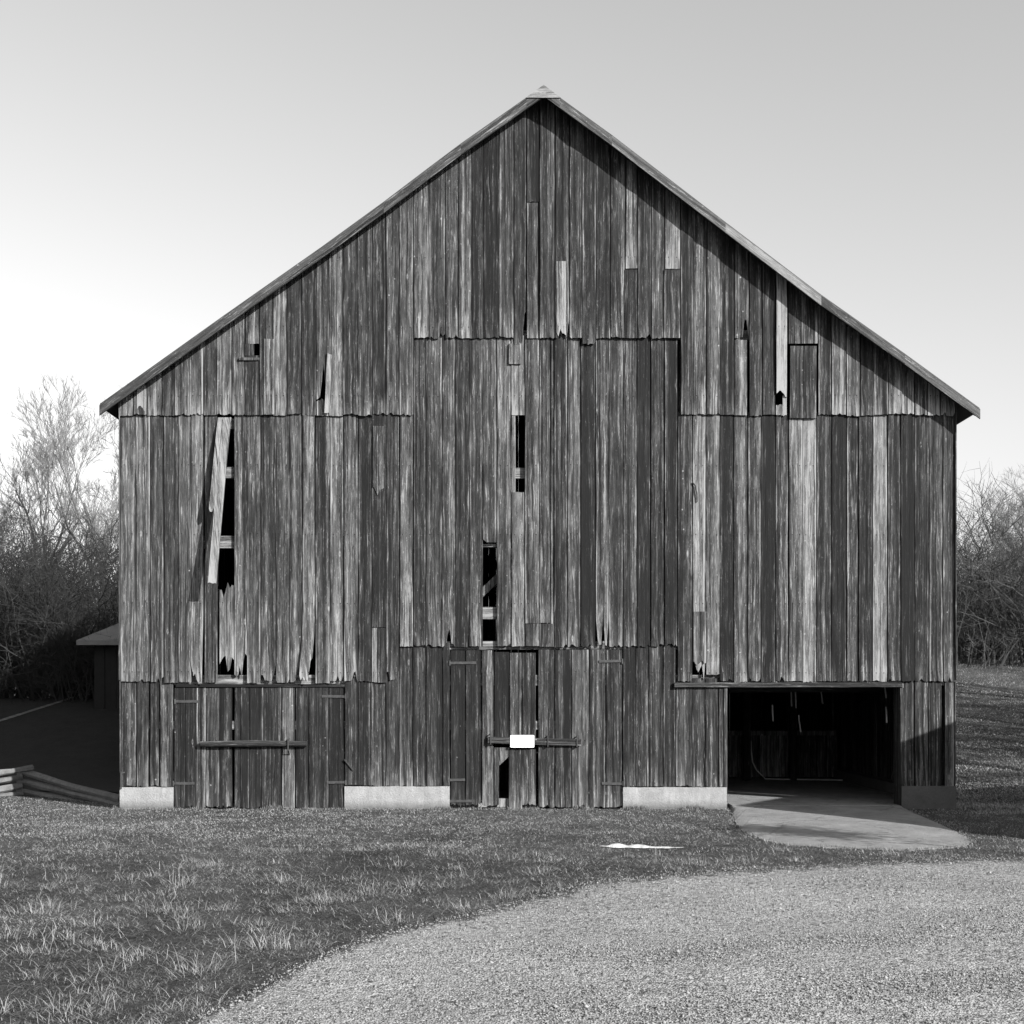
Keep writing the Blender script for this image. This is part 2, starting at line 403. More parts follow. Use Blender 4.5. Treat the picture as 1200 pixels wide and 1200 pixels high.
# gravel drive
edge_px = [(220, 1200), (300, 1160), (400, 1112), (470, 1086), (600, 1058), (700, 1036), (850, 1021), (1000, 1013), (1200, 1006)]
def gnd(px, py):
    dep = CH * F / (py - HZ); return ((px - 600) / F * dep, dep - D)
EDGE = [(-5.5, -26), (-3.2, -19.5), (-2.35, -16), ] + [gnd(*p) for p in edge_px] + [(8.5, -6.0), (12, -5.5), (18, -5.4), (30, -5.6)]
EX = np.array([e[0] for e in EDGE]); EY = np.array([e[1] for e in EDGE])
def edge_y(x): return np.interp(x, EX, EY)
pts = []
for i in range(900):
    x = -5.5 + 35.5 * i / 899
    y = float(edge_y(x)) + .18 * mnoise.noise((x * 1.1, 0, 2)) + .16 * mnoise.noise((x * 4, 0, 5)) + .14 * mnoise.noise((x * 15, 0, 7))
    pts.append((x, y))
bm = bmesh.new(); edl = bm.verts.layers.float.new('ed')
prev = None
for x, y in pts:
    col_ = []
    n = 30
    for k in range(n + 1):
        t = (k / n) ** 2.6; yy = y + (-34 - y) * t
        vv = bm.verts.new((x, yy, ground_h(x, yy) + .004 + .018 * sst(0, .25, y - yy))); vv[edl] = y - yy; col_.append(vv)
    if prev:
        for k in range(n): bm.faces.new((prev[k + 1], col_[k + 1], col_[k], prev[k]))
    prev = col_
me = bpy.data.meshes.new('gravel_road'); bm.to_mesh(me); bm.free(); me.polygons.foreach_set('use_smooth', [True] * len(me.polygons))
tag(link_mesh('gravel_road', me, M_gravel), kind='structure')

# concrete slab at the open bay: apron outside + floor inside
slab = [(3.60, -.02)] + [((q[0] - 600) / F * d_, d_ - D) for q in ((859, 953), (862, 962), (870, 972), (890, 981), (922, 988), (970, 991), (1020, 993), (1067, 994), (1108, 992), (1133, 989), (1137, 984), (1129, 977), (1114, 969), (1085, 957))
        for d_ in ((CH - .03) * F / (q[1] - HZ),)] + [(6.38, -.02)]
def slab_in(x, y):
    if y > 0: return False
    m_ = .06 * mnoise.noise((x * 5, y * 5, 2)); x += m_; y -= abs(m_) + .03
    ins = False; n = len(slab)
    for i in range(n):
        x1, y1 = slab[i]; x2, y2 = slab[(i + 1) % n]
        if (y1 > y) != (y2 > y) and x < (x2 - x1) * (y - y1) / (y2 - y1) + x1: ins = not ins
    return ins
bm = bmesh.new(); loop = []
for i in range(len(slab) - 1):
    (x1, y1), (x2, y2) = slab[i], slab[i + 1]
    for k in range(10): t = k / 10; loop.append((x1 + (x2 - x1) * t, y1 + (y2 - y1) * t))
loop.append(slab[-1]); prev = None
for i, (x, y) in enumerate(loop):
    xi = 3.60 + (6.38 - 3.60) * i / (len(loop) - 1)
    w = .05 * mnoise.noise((x * 3, y * 3, 0)) * (1 if 3 < i < len(loop) - 12 else 0)
    row = []
    for k in range(9):
        t = k / 8; xx = xi + (x + w - xi) * t; yy = -.02 + (y + w + .02) * t
        row.append(bm.verts.new((xx, yy, (.056 * (1 - t ** 2) + .010 * t) + .004 * mnoise.noise((xx * 2, yy * 2, 0)))))
    row.append(bm.verts.new((x + w, y + w - .02, -.06)))
    if prev:
        for k in range(9):
            try: bm.faces.new((prev[k], row[k], row[k + 1], prev[k + 1]))
            except ValueError: pass
    prev = row
bmesh.ops.recalc_face_normals(bm, faces=bm.faces[:])
me = bpy.data.meshes.new('concrete_ramp'); bm.to_mesh(me); bm.free()
tag(link_mesh('concrete_ramp', me, M_slab), kind='structure')

# ------------------------------------------------------------------ BARN
XL, XR = X(142), X(1118)
OV = .32
LEN = 19.0
barn = tag(empty('barn', ((XL + XR) / 2, 0, 0)), 'huge old timber barn with weathered vertical boards, broken planks and one open bay', 'barn')
BO = barn.location.copy()
def bpart(mb, name, mat, parent=None, label=None, **kw):
    o = mb.build(name, mat, None, **kw)
    o.parent = parent or barn
    o.matrix_parent_inverse = (parent.matrix_world if parent else barn.matrix_world).inverted() if False else o.matrix_parent_inverse
    # keep world position: barn sits at BO, its parts at local -BO; sub-parts of unmoved parts at 0
    if parent is None or parent == barn: o.location = Vector(kw.get('off', (0, 0, 0))) - BO
    if label: o['label'] = label
    return o

# outer roof line (front edge plane), measured, then taken to its own depth
LTOP = [(117, 473), (263, 369), (377, 289), (450, 236), (500, 198), (540, 168), (617, 114), (637, 100)]
RTOP = [(637, 100), (656, 114), (717, 158), (850, 260), (962, 345), (1060, 414), (1148, 478)]
roofline = [P(px, py, -OV) for px, py in LTOP[:-1]] + [P(px, py, -OV) for px, py in RTOP]
def roof_z(x):
    for a, b in zip(roofline, roofline[1:]):
        if a.x <= x <= b.x: return a.z + (b.z - a.z) * (x - a.x) / (b.x - a.x)
    return roofline[0].z if x < 0 else roofline[-1].z
APX = P(637, 100, -OV).x
def wall_top(x): return roof_z(x) - .085

def tier(name, bounds, tones, top, bot, y, rag=.02, skip=(), spike=0, ragged={}, label=None, extra=None, cols=7, mat=None):
    mb = MB()
    for i in range(len(bounds) - 1):
        if i in skip: continue
        a, b = X(bounds[i]), X(bounds[i + 1])
        tn = tones[i] if i < len(tones) else .4
        sp = ragged.get(i, spike)
        bt = bot if not callable(bot) else bot
        mb.board(a, b, top, bt, y, tone=tn, rag=rag, spike=sp, cols=cols)
    if extra: extra(mb)
    return bpart(mb, name, mat or M_wood, label=label)

def jit(lo, hi, pitch=16.4):
    n = max(1, round((hi - lo) / pitch)); st = (hi - lo) / n
    return [lo] + [lo + st * i + R.uniform(-1.2, 1.2) for i in range(1, n)] + [hi]

YA, YB, YC = 0.0, -.035, -.07
# --- peak tier
bl = jit(142, 485)
def exl(mb):
    # broken sliver by the lap, pale patch boards
    mb.board(X(381), X(387), Z(415), Z(484), YC - .02, tone=.8, rag=.02, ragt=.06, cols=3, deform=lambda x, y, z: (x + (z - Z(484)) * .05, y - .02, z))
    mb.board(X(310), X(323), Z(399), Z(487), YC - .012, tone=.62, rag=.01, cols=4)
    mb.board(X(162), X(172), Z(452), Z(484), YC - .012, tone=.78, rag=.01, cols=4)
    mb.board(X(281), X(306), Z(421), Z(424), YC - .02, tone=.4, rag=.002, cols=3)
def left_c(mbname):
    mb = MB()
    for i in range(len(bl) - 1):
        a, b = bl[i], bl[i + 1]; tn = R.uniform(.34, .56)
        if a < 384 < b or abs((a + b) / 2 - 381) < 8:      # split board: gap with a shard
            mb.board(X(a), X(b), wall_top, Z(470), YC, tone=.45, bots=[.0, .02, .05, .30, .62, .30, .12, .05])
            mb.board(X(a), X(b), Z(468), Z(488), YC + .004, tone=.5, rag=.01, ragt=.06)
        elif a < 305 < b:
            mb.board(X(a), X(b), wall_top, Z(404), YC, tone=tn, rag=.01); mb.board(X(a), X(b) - .0, Z(418), Z(488), YC, tone=tn, rag=.01)
            mb.board(X(a), X(b) - .08, Z(404), Z(418), YC, tone=tn, rag=.0)
        else: mb.board(X(a), X(b), wall_top, Z(488) + R.uniform(-.01, .015), YC, tone=tn, rag=.008, spike=.03)
    exl(mb)
    return bpart(mb, 'board_siding', M_wood)
left_c('')
bc = [485, 503, 522, 537, 553, 567, 585, 602, 617, 632, 650, 667, 682, 698, 715, 732, 747, 763, 778, 797]
tc = [.52, .42, .42, .52, .38, .34, .46, .38, .40, .42, .34, .38, .36, .33, .45, .42, .36, .40, .50]
mb = MB()
for i in range(len(bc) - 1):
    a, b = X(bc[i]), X(bc[i + 1]); bz = Z(398)
    if i == 8:
        mb.board(a, b, wall_top, Z(238), YC + .012, tone=.30, rag=.01); mb.board(a, X(631), Z(240), Z(398), YC - .012, tone=.46, rag=.004, tilt=0)
        continue
    if i == 7:
        mb.board(a, b, wall_top, Z(405), YC + .01, tone=.36, bots=[-.02, 0, 0, 0, 0, .08, .5, .56]); continue
    if i == 0: mb.board(a, b, wall_top, bz, YC - .01, tone=.56, bots=[.0, .01, .0, .01, .01, .0, .02, .02], deform=None); continue
    if i == 10: mb.board(a, b, wall_top, bz, YC, tone=.36, bots=[0, .0, .45, .02, .35, .0, .02, .3]); mb.board(a + .02, b - .05, Z(308), Z(396), YC - .006, tone=.6, rag=.01, spike=.2, cols=5); continue
    if i in (15, 18): mb.board(a, b, wall_top, Z(317), YC, tone=tc[i] + .08, rag=.004); mb.board(a - .02, b, Z(318), bz, YC - .016, tone=.38, rag=.004, tilt=0); continue
    if i == 12: mb.board(a, b, wall_top, Z(405), YC, tone=.36, rag=.02, spike=.08); continue
    mb.board(a, b, wall_top, bz, YC, tone=tc[i], rag=.01, spike=.10 if i in (2, 16, 1) else .03)
bpart(mb, 'board_siding', M_wood)
br = [797, 812, 827, 843, 859, 877, 892, 908, 923, 940, 957, 973, 990, 1007, 1023, 1039, 1055, 1070, 1085, 1100, 1118]
tr = [.35, .45, .48, .30, .46, .36, .38, .78, .38, .36, .44, .54, .5, .4, .38, .58, .58, .52, .6, .62]
mb = MB()
for i in range(len(br) - 1):
    a, b = X(br[i]), X(br[i + 1]); bz = Z(488)
    if i == 4:
        mb.board(a, b, wall_top, Z(398), YC, tone=.42, bots=[0, .01, .0, .02, .02, .3, .3, .0]); mb.board(a, b - .03, Z(400), bz, YC - .01, tone=.48, rag=.004); continue
    if i == 7:   # curled bleached board with a knot hole
        mb.board(a, X(921), wall_top, Z(463), YC - .01, tone=.80, bots=[0, .02, .05, .05, .02, .0, -.05, -.06], dy=.02)
        mb.board(a + .11, X(921), Z(462), bz, YC, tone=.85, ragt=.05, rag=.02, cols=4); mb.board(a, a + .14, Z(474), bz, YC, tone=.6, ragt=.05, rag=.02, cols=4); continue
    if i in (8, 9): # hatch
        mb.board(a, b, wall_top, Z(404), YC, tone=.40, rag=.003, gap=.002, dy=.003); mb.board(a + (.02 if i == 8 else 0), b - (.02 if i == 9 else 0), Z(407), Z(491), YC - .012, tone=.34, rag=.004, gap=.002, dy=.0, tilt=0); continue
    mb.board(a, b, wall_top, bz + R.uniform(-.01, .02), YC, tone=tr[i], rag=.006, spike=R.choice([.01, .03, .08]))
bpart(mb, 'board_siding', M_wood)

# --- middle tier
b2 = [142, 160, 177, 193, 210, 225, 240, 256, 275, 290, 306, 324, 340, 355, 370, 387, 403, 420, 436, 453, 468, 485]
t2 = [.50, .52, .42, .40, .47, .60, .46, .7, .50, .52, .38, .46, .50, .56, .44, .58, .50, .32, .40, .46, .50]
mb = MB(); zt = Z(484)
for i in range(len(b2) - 1):
    a, b = X(b2[i]), X(b2[i + 1]); zb = Z(800) + R.uniform(-.01, .02)
    if i == 7:   # board lost: only its foot remains
        mb.board(a + .02, b, Z(690), Z(770), YB, tone=.55, tops=[-.02, -.02, -.14, -.05, .1, .0, .06, .05], bots=[-.12, -.05, .0, .02, -.24, -.2, .0, -.05]); continue
    if i == 8:
        mb.board(a, b, zt, Z(760), YB, tone=.50, bots=[-.42, -.46, -.44, -.3, -.46, -.2, -.08, -.12]); continue
    if i == 6: mb.board(a, b, zt, zb, YB, tone=.46, rag=.01); continue
    if i == 5: mb.board(a, b - .01, zt, Z(798), YB - .01, tone=.62, bots=[.35, .2, .08, .12, .02, -.03, .0, -.05], deform=lambda x, y, z: (x - .02 * sst(Z(700), Z(800), z), y, z)); continue
    if i == 12: mb.board(a, b, zt, zb, YB, tone=.50, bots=[0, 0, .0, .02, .1, .25, .45, .62]); continue
    if i == 13: mb.board(a, b, zt, zb, YB - .02, tone=.62, bots=[.12, .03, .08, .02, .06, .0, .35, .4], deform=lambda x, y, z: (x - .05 * sst(Z(720), Z(800), z), y - .05 * sst(Z(740), Z(800), z), z)); continue
    if i == 18:  # short patch ends above
        mb.board(a, b, zt, Z(735), YB - .006, tone=.36, rag=.006); mb.board(a, a + .09, Z(736), Z(800), YB, tone=.68, rag=.01, cols=3); mb.board(a + .09, b, Z(736), Z(800), YB, tone=.36, rag=.01, cols=4)
        mb.board(a + .01, b - .03, Z(500), Z(578), YB - .02, tone=.40, rag=.01, bots=[.1, .08, .02, -.04, .0, .05, .06, .08]); continue
    if i == 20: mb.board(a, b, zt, Z(758), YB, tone=.5, bots=[.0, .01, .0, .0, .01, .0, .01, .0]); continue
    if i == 19: mb.board(a, b, zt, Z(796), YB + .004, tone=.44, rag=.02, spike=.25); continue
    mb.board(a, b, zt, zb, YB, tone=t2[i], rag=.006, spike=.30 if i in (10, 15, 16) else R.choice([.01, .03, .09]))
bpart(mb, 'board_siding', M_wood)
# the loose broken plank hanging outward
lb = MB()
ztl, zbl = Z(490), Z(686)
def lean(x, y, z):
    t = min(1, max(0, (ztl - z) / (ztl - zbl))); k = t ** .8
    return (x - .150 * t, y - .41 * k, z)
lb.board(X(262), X(272), ztl, zbl, YB - .012, tone=.72, rag=.01, cols=5, deform=lean, bots=[.0, .01, .0, -.01, .0, -.01], gap=.001, tilt=0)
lb.board(X(256), X(262), ztl, Z(603), YB - .012, tone=.76, rag=.01, cols=3, deform=lean, bots=[.05, .0, .0, .07], gap=.002, tilt=0)
bpart(lb, 'loose_board', M_wood, label='pale split plank hanging loose from its top nails')

b3 = [485, 499, 518, 534, 550, 566, 582, 599, 615, 632, 649, 665, 680, 698, 713, 730, 746, 762, 778, 794]
t3 = [.40, .46, .40, .36, .42, .46, .46, .50, .42, .44, .38, .50, .28, .40, .44, .42, .27, .37, .33]
mb = MB(); zt = Z(394)
for i in range(len(b3) - 1):
    a, b = X(b3[i]), X(b3[i + 1]); zb = Z(758) + R.uniform(-.01, .01)
    if i == 5:
        mb.board(a, b, zt, Z(636), YB, tone=.48, bots=[.05, .02, 0, 0, -.0, -.0, .0, .0]); continue
    if i == 7:
        mb.board(a, b, zt, Z(487), YB, tone=.6, rag=.01); mb.board(a, a + .08, Z(487), Z(580), YB, tone=.6, rag=0, cols=3, deform=lambda x, y, z: (x - .03 * (sst(Z(570), Z(490), z) < 1) * 0, y, z))
        mb.board(a, b, Z(577), zb, YB, tone=.58, rag=.01, ragt=.01); continue
    if i == 8:
        mb.board(a, b, zt, Z(731), YB - .014, tone=.42, rag=.003, tilt=0); mb.board(a + .01, b, Z(731), Z(757), YB, tone=.36, rag=.003); continue
    if i == 9:
        mb.board(a, b - .06, zt, Z(730), YB - .010, tone=.44, rag=.003, tilt=0, cols=5); mb.board(a, b, Z(731), Z(758), YB, tone=.38, rag=.003); mb.board(b - .06, b, zt, Z(731), YB, tone=.62, rag=.003, cols=2); continue
    if i == 2: mb.board(a, b, zt, zb, YB, tone=.45, bots=[0, .02, .03, .22, .3, .06, .05, .0]); continue
    if i == 13: mb.board(a, b, zt, zb, YB, tone=.5, bots=[.5, .1, .02, .03, .65, .02, .01, .5]); continue
    mb.board(a, b, zt, zb, YB, tone=t3[i], rag=.006, spike=.05)
mb.board(X(596), X(611), Z(404), Z(428), YB - .02, tone=.5, rag=.004, cols=3)
bpart(mb, 'board_siding', M_wood)

b4 = [794, 811, 827, 843, 859, 876, 891, 908, 924, 940, 956, 974, 991, 1005, 1022, 1039, 1055, 1071, 1088, 1104, 1118]
t4 = [.42, .66, .56, .32, .50, .52, .28, .44, .60, .68, .42, .30, .50, .40, .72, .40, .24, .42, .46, .50]
mb = MB(); zt = Z(484)
for i in range(len(b4) - 1):
    a, b = X(b4[i]), X(b4[i + 1]); zb = Z(799) + R.uniform(-.01, .015)
    if i == 1:
        mb.board(a, b, zt, Z(782), YB, tone=.68, bots=[.1, .08, -.03, -.08, -.02, .04, -.2, .1], edge=.008); continue
    if i == 2: mb.board(a, b, zt, Z(789), YB, tone=.56, rag=.02); continue
    mb.board(a, b, zt, zb, YB, tone=t4[i] - .03, rag=.005, spike=R.choice([.01, .03, .09]))
mb.board(X(812), X(827), Z(717), Z(778), YB - .014, tone=.44, bots=[.05, .0, -.02, .0, .03, .05, 0, .02]); 
bpart(mb, 'board_siding', M_wood)
# curved iron strap hanging on right boards
hk = MB(); hk.tube([(X(811), YB - .03, Z(566)), (X(814), YB - .04, Z(570)), (X(816), YB - .04, Z(580)), (X(816.5), YB - .03, Z(589))], [.013, .014, .013, .009], 6, tone=.2)
bpart(hk, 'iron_hook', M_metal)

# --- lower tier (between doors)
def lower(bounds, tones, topy, boty, y=YA, **kw):
    mb = MB()
    for i in range(len(bounds) - 1):
        mb.board(X(bounds[i]), X(bounds[i + 1]), Z(topy), Z(boty) + R.uniform(-.01, .012), y, tone=tones[i] - .03, rag=.006, spike=.02, **kw)
    return bpart(mb, 'board_siding', M_wood)
lower([142, 160, 175, 187, 203], [.46, .44, .42, .50], 795, 922)
lower([404, 420, 434, 452], [.36, .34, .44], 795, 921)
lower([452, 468, 484, 499, 519, 527], [.42, .46, .42, .32, .36], 753, 921)
lower([730, 745, 760, 777, 792], [.30, .42, .42, .40], 753, 922)
lower([792, 811, 826, 842, 851], [.47, .46, .47, .48], 795, 922)
pier = MB()
for i, (a, b) in enumerate([(1057, 1071), (1071, 1088), (1088, 1103), (1107, 1118)]):
    pier.board(X(a), X(b), Z(797), Z(922), YA, tone=[.40, .42, .42, .55][i], rag=.006)
bpart(pier, 'board_siding', M_wood)

# foundations
def found(a, b, top, bot=955, y0=-.02, y1=.35, mat=None):
    bm = bmesh.new(); n = max(4, int((b - a) / 6)); m = 5
    def pos(i, k):
        x = X(a) + (X(b) - X(a)) * i / n; z = Z(bot) + (Z(top) - Z(bot)) * k / m
        return x, z
    G = [[bm.verts.new((pos(i, k)[0], y0 - .012 + .010 * mnoise.noise((pos(i, k)[0] * 6, pos(i, k)[1] * 6, 0)) * (1 if 0 < i < n else 0), pos(i, k)[1] + (.012 * mnoise.noise((pos(i, k)[0] * 5, 3, 0)) if k == m else 0))) for k in range(m + 1)] for i in range(n + 1)]
    B = [[bm.verts.new((pos(i, k)[0], y1, pos(i, k)[1])) for k in (0, m)] for i in range(n + 1)]
    for i in range(n):
        for k in range(m): bm.faces.new((G[i][k], G[i + 1][k], G[i + 1][k + 1], G[i][k + 1]))
        bm.faces.new((G[i][m], G[i + 1][m], B[i + 1][1], B[i][1]))
    bm.faces.new([G[0][k] for k in range(m, -1, -1)][::-1] + [B[0][0], B[0][1]][::1])
    bm.faces.new([G[n][k] for k in range(m + 1)] + [B[n][1], B[n][0]])
    bmesh.ops.recalc_face_normals(bm, faces=bm.faces[:])
    me = bpy.data.meshes.new('foundation'); bm.to_mesh(me); bm.free()
    o = link_mesh('foundation', me, mat or M_conc, barn); o.location = -BO; return o
found(141, 203, 922.5); found(404, 527, 921.5); found(730, 851.5, 922.5); found(1056, 1120, 921, mat=M_plain_shadec)['label'] = 'foundation block under the narrow pier, its shade put into a darker colour'

# lap ledger strips that close each tier
mb = MB(); mb.beam((X(790), YB - .004, Z(802.5)), (X(1056), YB - .004, Z(802.5)), .05, .075, 3, .42, 8, .003); bpart(mb, 'header_board', M_wood_x); mb = MB()
mb.beam((X(206), YA + .0, Z(803.5)), (X(404), YA + .0, Z(803.5)), .03, .05, 5, .22, 8, .003)
bpart(mb, 'header_board', M_wood_x)

# timber frame behind the boards (seen in the holes)
mb = MB()
for i, (x0, x1, py, h) in enumerate([(142, 590, 553.5, 13), (142, 485, 635, 14), (590, 640, 554, 12), (485, 795, 718, 14), (485, 795, 756, 10),
                                     (485, 795, 639, 4), (146, 470, 496, 12), (800, 1114, 496, 12), (795, 1114, 560, 13), (795, 1114, 640, 13), (300, 960, 392, 12), (142, 1118, 797, 12), (142, 852, 850, 10)]):
    mb = MB(); mb.box((X(x0), .031, Z(py + h / 2)), (X(x1), .15, Z(py - h / 2)), i * 2.3, .62, .004); bpart(mb, 'wall_girt', M_wood_x)
for px in (160, 300, 480, 795, 847, 1062, 1105):
    mb = MB(); mb.box((X(px) - .1, .16, .0), (X(px) + .1, .36, Z(500) if px not in (480, 795) else Z(260)), px * .1, .4); bpart(mb, 'timber_post', M_wood)
mb = MB(); mb.beam((X(556), .22, Z(702)), (X(610), .22, Z(650)), .12, .12, 4, .6)
bpart(mb, 'brace', M_wood)

# side and back walls with open gaps between the boards
def side_wall(x, flip, tone=.4):
    mb = MB(); y = .06; 
    while y < LEN:
        w = R.uniform(.2, .26); top = wall_top(x) - .1
        mb.board(y, min(y + w, LEN), top, .25, 0, tone=tone + R.uniform(-.1, .1), gap=R.choice([.002, .003, .005, .016]), cols=3,
                 deform=(lambda a, b, c: (a, x + (b if flip else -b), c)), axis='y')
        # deform gives (along, across, z); axis y swaps to world
        y += w
    return bpart(mb, 'board_wall', M_wood)
side_wall(XL + .02, True); side_wall(XR - .02, False)
mb = MB(); x = XL
while x < XR:
    w = R.uniform(.2, .26)
    mb.board(x, min(x + w, XR), wall_top, .1, LEN, tone=.4 + R.uniform(-.1, .1), gap=R.choice([.001, .002, .002, .006, .022]) if x > 2.2 else .0012, cols=3)
    x += w
bpart(mb, 'board_wall', M_wood)
# side foundations, loft, floor inside
mb = MB(); mb.box((XL, .36, -.1), (XL + .3, LEN, .26), 1, .7); bpart(mb, 'foundation', M_plain_shadec); mb = MB(); mb.box((XR - .3, .36, -.1), (XR, LEN, .26), 1, .7)
bpart(mb, 'foundation', M_plain_shadec)
mb = MB(); mb.box((XL + .05, .45, Z(795)), (XR - .05, LEN - .05, Z(795) + .06), 4, .3); bpart(mb, 'loft_floor', M_wood_x)
mb = MB()
for k in range(9): mb = MB(); mb.box((XL + .05, 1.2 + k * 2.1, Z(795) - .22), (XR - .05, 1.4 + k * 2.1, Z(795) - .003), k, .32); bpart(mb, 'loft_beam', M_wood_x)
mb = MB(); mb.box((3.61, -.019, .0), (6.36, .36, .062), 2, .3); mb.box((XL + .31, .36, .0), (XR - .31, LEN - .05, .062), 2, .3); bpart(mb, 'barn_floor', M_slab)
# low plank partition and its rails inside the bay
mb = MB(); x = 2.6
while x < 7.0:
    w = R.uniform(.17, .24); mb.board(x, x + w, 1.02 + R.uniform(-.03, .03),   .10, 6.7, tone=R.uniform(.35, .6), gap=R.choice([.004, .01, .03]), cols=3); x += w
mb.box((2.6, 6.60, 1.0), (7.0, 6.69, 1.10), 3, .6)
bpart(mb, 'stall_partition', M_wood)
for px in (897, 955, 1030): mb = MB(); mb.box((X(px) * 1.2 - .07, 6.1, .06), (X(px) * 1.2 + .07, 6.25, Z(795) - .003), px, .3); bpart(mb, 'timber_post', M_wood)
# pale strips in the bay, painted stand-ins for slits of daylight
mb = MB()
for px, p0, p1, yy in ((905, 826, 845, 1.6), (932, 805, 830, 1.9), (936, 838, 858, 1.9), (1037, 804, 818, .6), (1038, 828, 847, .7), (927, 806, 828, 2.6), (962, 808, 825, 2.2)):
    a, b = P(px, p0, yy), P(px + R.uniform(0, 3), p1, yy); a.z = max(a.z, Z(797) - .24) if p0 < 820 else a.z
    mb = MB(); mb.beam(a, b, .022, .012, px, .85, 3, .003); bpart(mb, 'daylight_strip', M_wood)

# pale hose inside the bay
mb = MB(); hp = [P(880, 868, 6.5), P(880.5, 880, 6.48), P(882, 893, 6.45), P(887, 903, 6.4)] + [P(a_, 0, b_) for a_, b_ in ((897, 6.3), (915, 6.15), (940, 6.1), (968, 5.95), (990, 5.9), (1010, 6.0))]
hp = [Vector((q.x, q.y, max(.085, q.z) if i < 4 else .085)) for i, q in enumerate(hp)]
M_hose = simple('pale_hose', .75, .15, 8, .6, .001)
tag(mb.tube(hp, [.014] * len(hp), 7) or mb.build('hose', M_hose, None, smooth=True), 'pale hose hanging down the partition and lying along the barn floor', 'hose')

# jambs of the open bay
mb = MB()
mb.box((X(848.5), -.028, Z(922)), (X(852), .14, Z(806)), 3, .5); bpart(mb, 'door_jamb', M_wood); mb = MB(); mb.box((X(1054.5), -.028, Z(946)), (X(1058.5), .14, Z(806)), 7, .42)
bpart(mb, 'door_jamb', M_wood)
# corner boards
mb = MB(); mb.box((XL - .018, -.075, Z(797)), (XL - .003, .06, wall_top(XL)), 3, .5); bpart(mb, 'corner_board', M_wood); mb = MB(); mb.box((XR + .003, -.075, Z(797)), (XR + .018, .06, wall_top(XR)), 9, .45); bpart(mb, 'corner_board', M_wood); mb = MB()
mb.box((XL - .018, -.03, Z(922)), (XL - .003, .06, Z(798)), 5, .5); bpart(mb, 'corner_board', M_wood); mb = MB(); mb.box((XR + .003, -.03, Z(922)), (XR + .018, .06, Z(798)), 6, .45)
bpart(mb, 'corner_board', M_wood)

# --- roof
def roof_side(pts, name):
    bm = bmesh.new(); th = .05; Y0, Y1 = -OV, LEN + .35
    rows = []
    for p in pts:
        rows.append([bm.verts.new((p.x, y, p.z + dz)) for y, dz in ((Y0, 0), (Y1, 0), (Y1, -th), (Y0, -th))])
    for a, b in zip(rows, rows[1:]):
        for j in range(4): bm.faces.new((a[j], a[(j + 1) % 4], b[(j + 1) % 4], b[j]))
    bm.faces.new(rows[0][::-1]); bm.faces.new(rows[-1])
    bmesh.ops.recalc_face_normals(bm, faces=bm.faces[:])
    me = bpy.data.meshes.new(name); bm.to_mesh(me); bm.free()
    o = link_mesh(name, me, M_roof, barn); o.location = -BO; return o
iap = [i for i, p in enumerate(roofline) if abs(p.x - APX) < .02][0]
roof_side(roofline[:iap + 1], 'roof'); roof_side(roofline[iap:], 'roof')
def rake(pts, h, drop, name, tone, mat, y0=-OV - .03, y1=-OV - .003, label=None, seg=None):
    mb = MB()
    for k, (p, q) in enumerate(zip(pts, pts[1:])):
        d = q - p; n = max(1, int(d.length / .5)); sd = (k + (3 if h > .15 else 8)) * 1.7
        tn = tone[k % len(tone)]
        rr = []
        for i in range(n + 1):
            c = p.lerp(q, i / n); w = .004 * mnoise.noise((c.x * 2, c.z, 4))
            rr.append([mb.pt((c.x, y, c.z - drop + dz + w), sd, tn, .5) for y, dz in ((y0, 0), (y1, 0), (y1, -h), (y0, -h))])
        for a, b in zip(rr, rr[1:]):
            for j in range(4): mb.f.append((a[j], a[(j + 1) % 4], b[(j + 1) % 4], b[j]))
        mb.f.append(tuple(rr[0][::-1])); mb.f.append(tuple(rr[-1]))
    return bpart(mb, name, mat, label=label)
pl = roofline[:iap + 1]; pr = roofline[iap:]
rake(pl, .17, .028, 'rake_board', [.47, .50, .46, .49, .46], M_rake_l)
rake(pl, .02, .062, 'soffit_board', [.5], M_rake_l, y0=-OV, y1=-.09)
rake(pr, .155, .030, 'rake_board', [.54, .50, .56, .68, .48, .52], M_rake_r)
rake(pr, .02, .062, 'soffit_board', [.5], M_rake_r, y0=-OV, y1=-.09)
# triangular cap where the rakes meet
a, b, c = P(616, 116, -OV), P(637, 101, -OV), P(657, 116, -OV)
mb = MB(); idx = [mb.pt((q.x, y, q.z), 3, .72, .5) for y in (-OV - .05, -OV - .032) for q in (a, c, b)]
mb.f += [(idx[0], idx[1], idx[2]), (idx[5], idx[4], idx[3]), (idx[0], idx[3], idx[4], idx[1]), (idx[1], idx[4], idx[5], idx[2]), (idx[2], idx[5], idx[3], idx[0])]
bpart(mb, 'ridge_cap', M_wood_x, label='pale triangular board closing the roof peak')
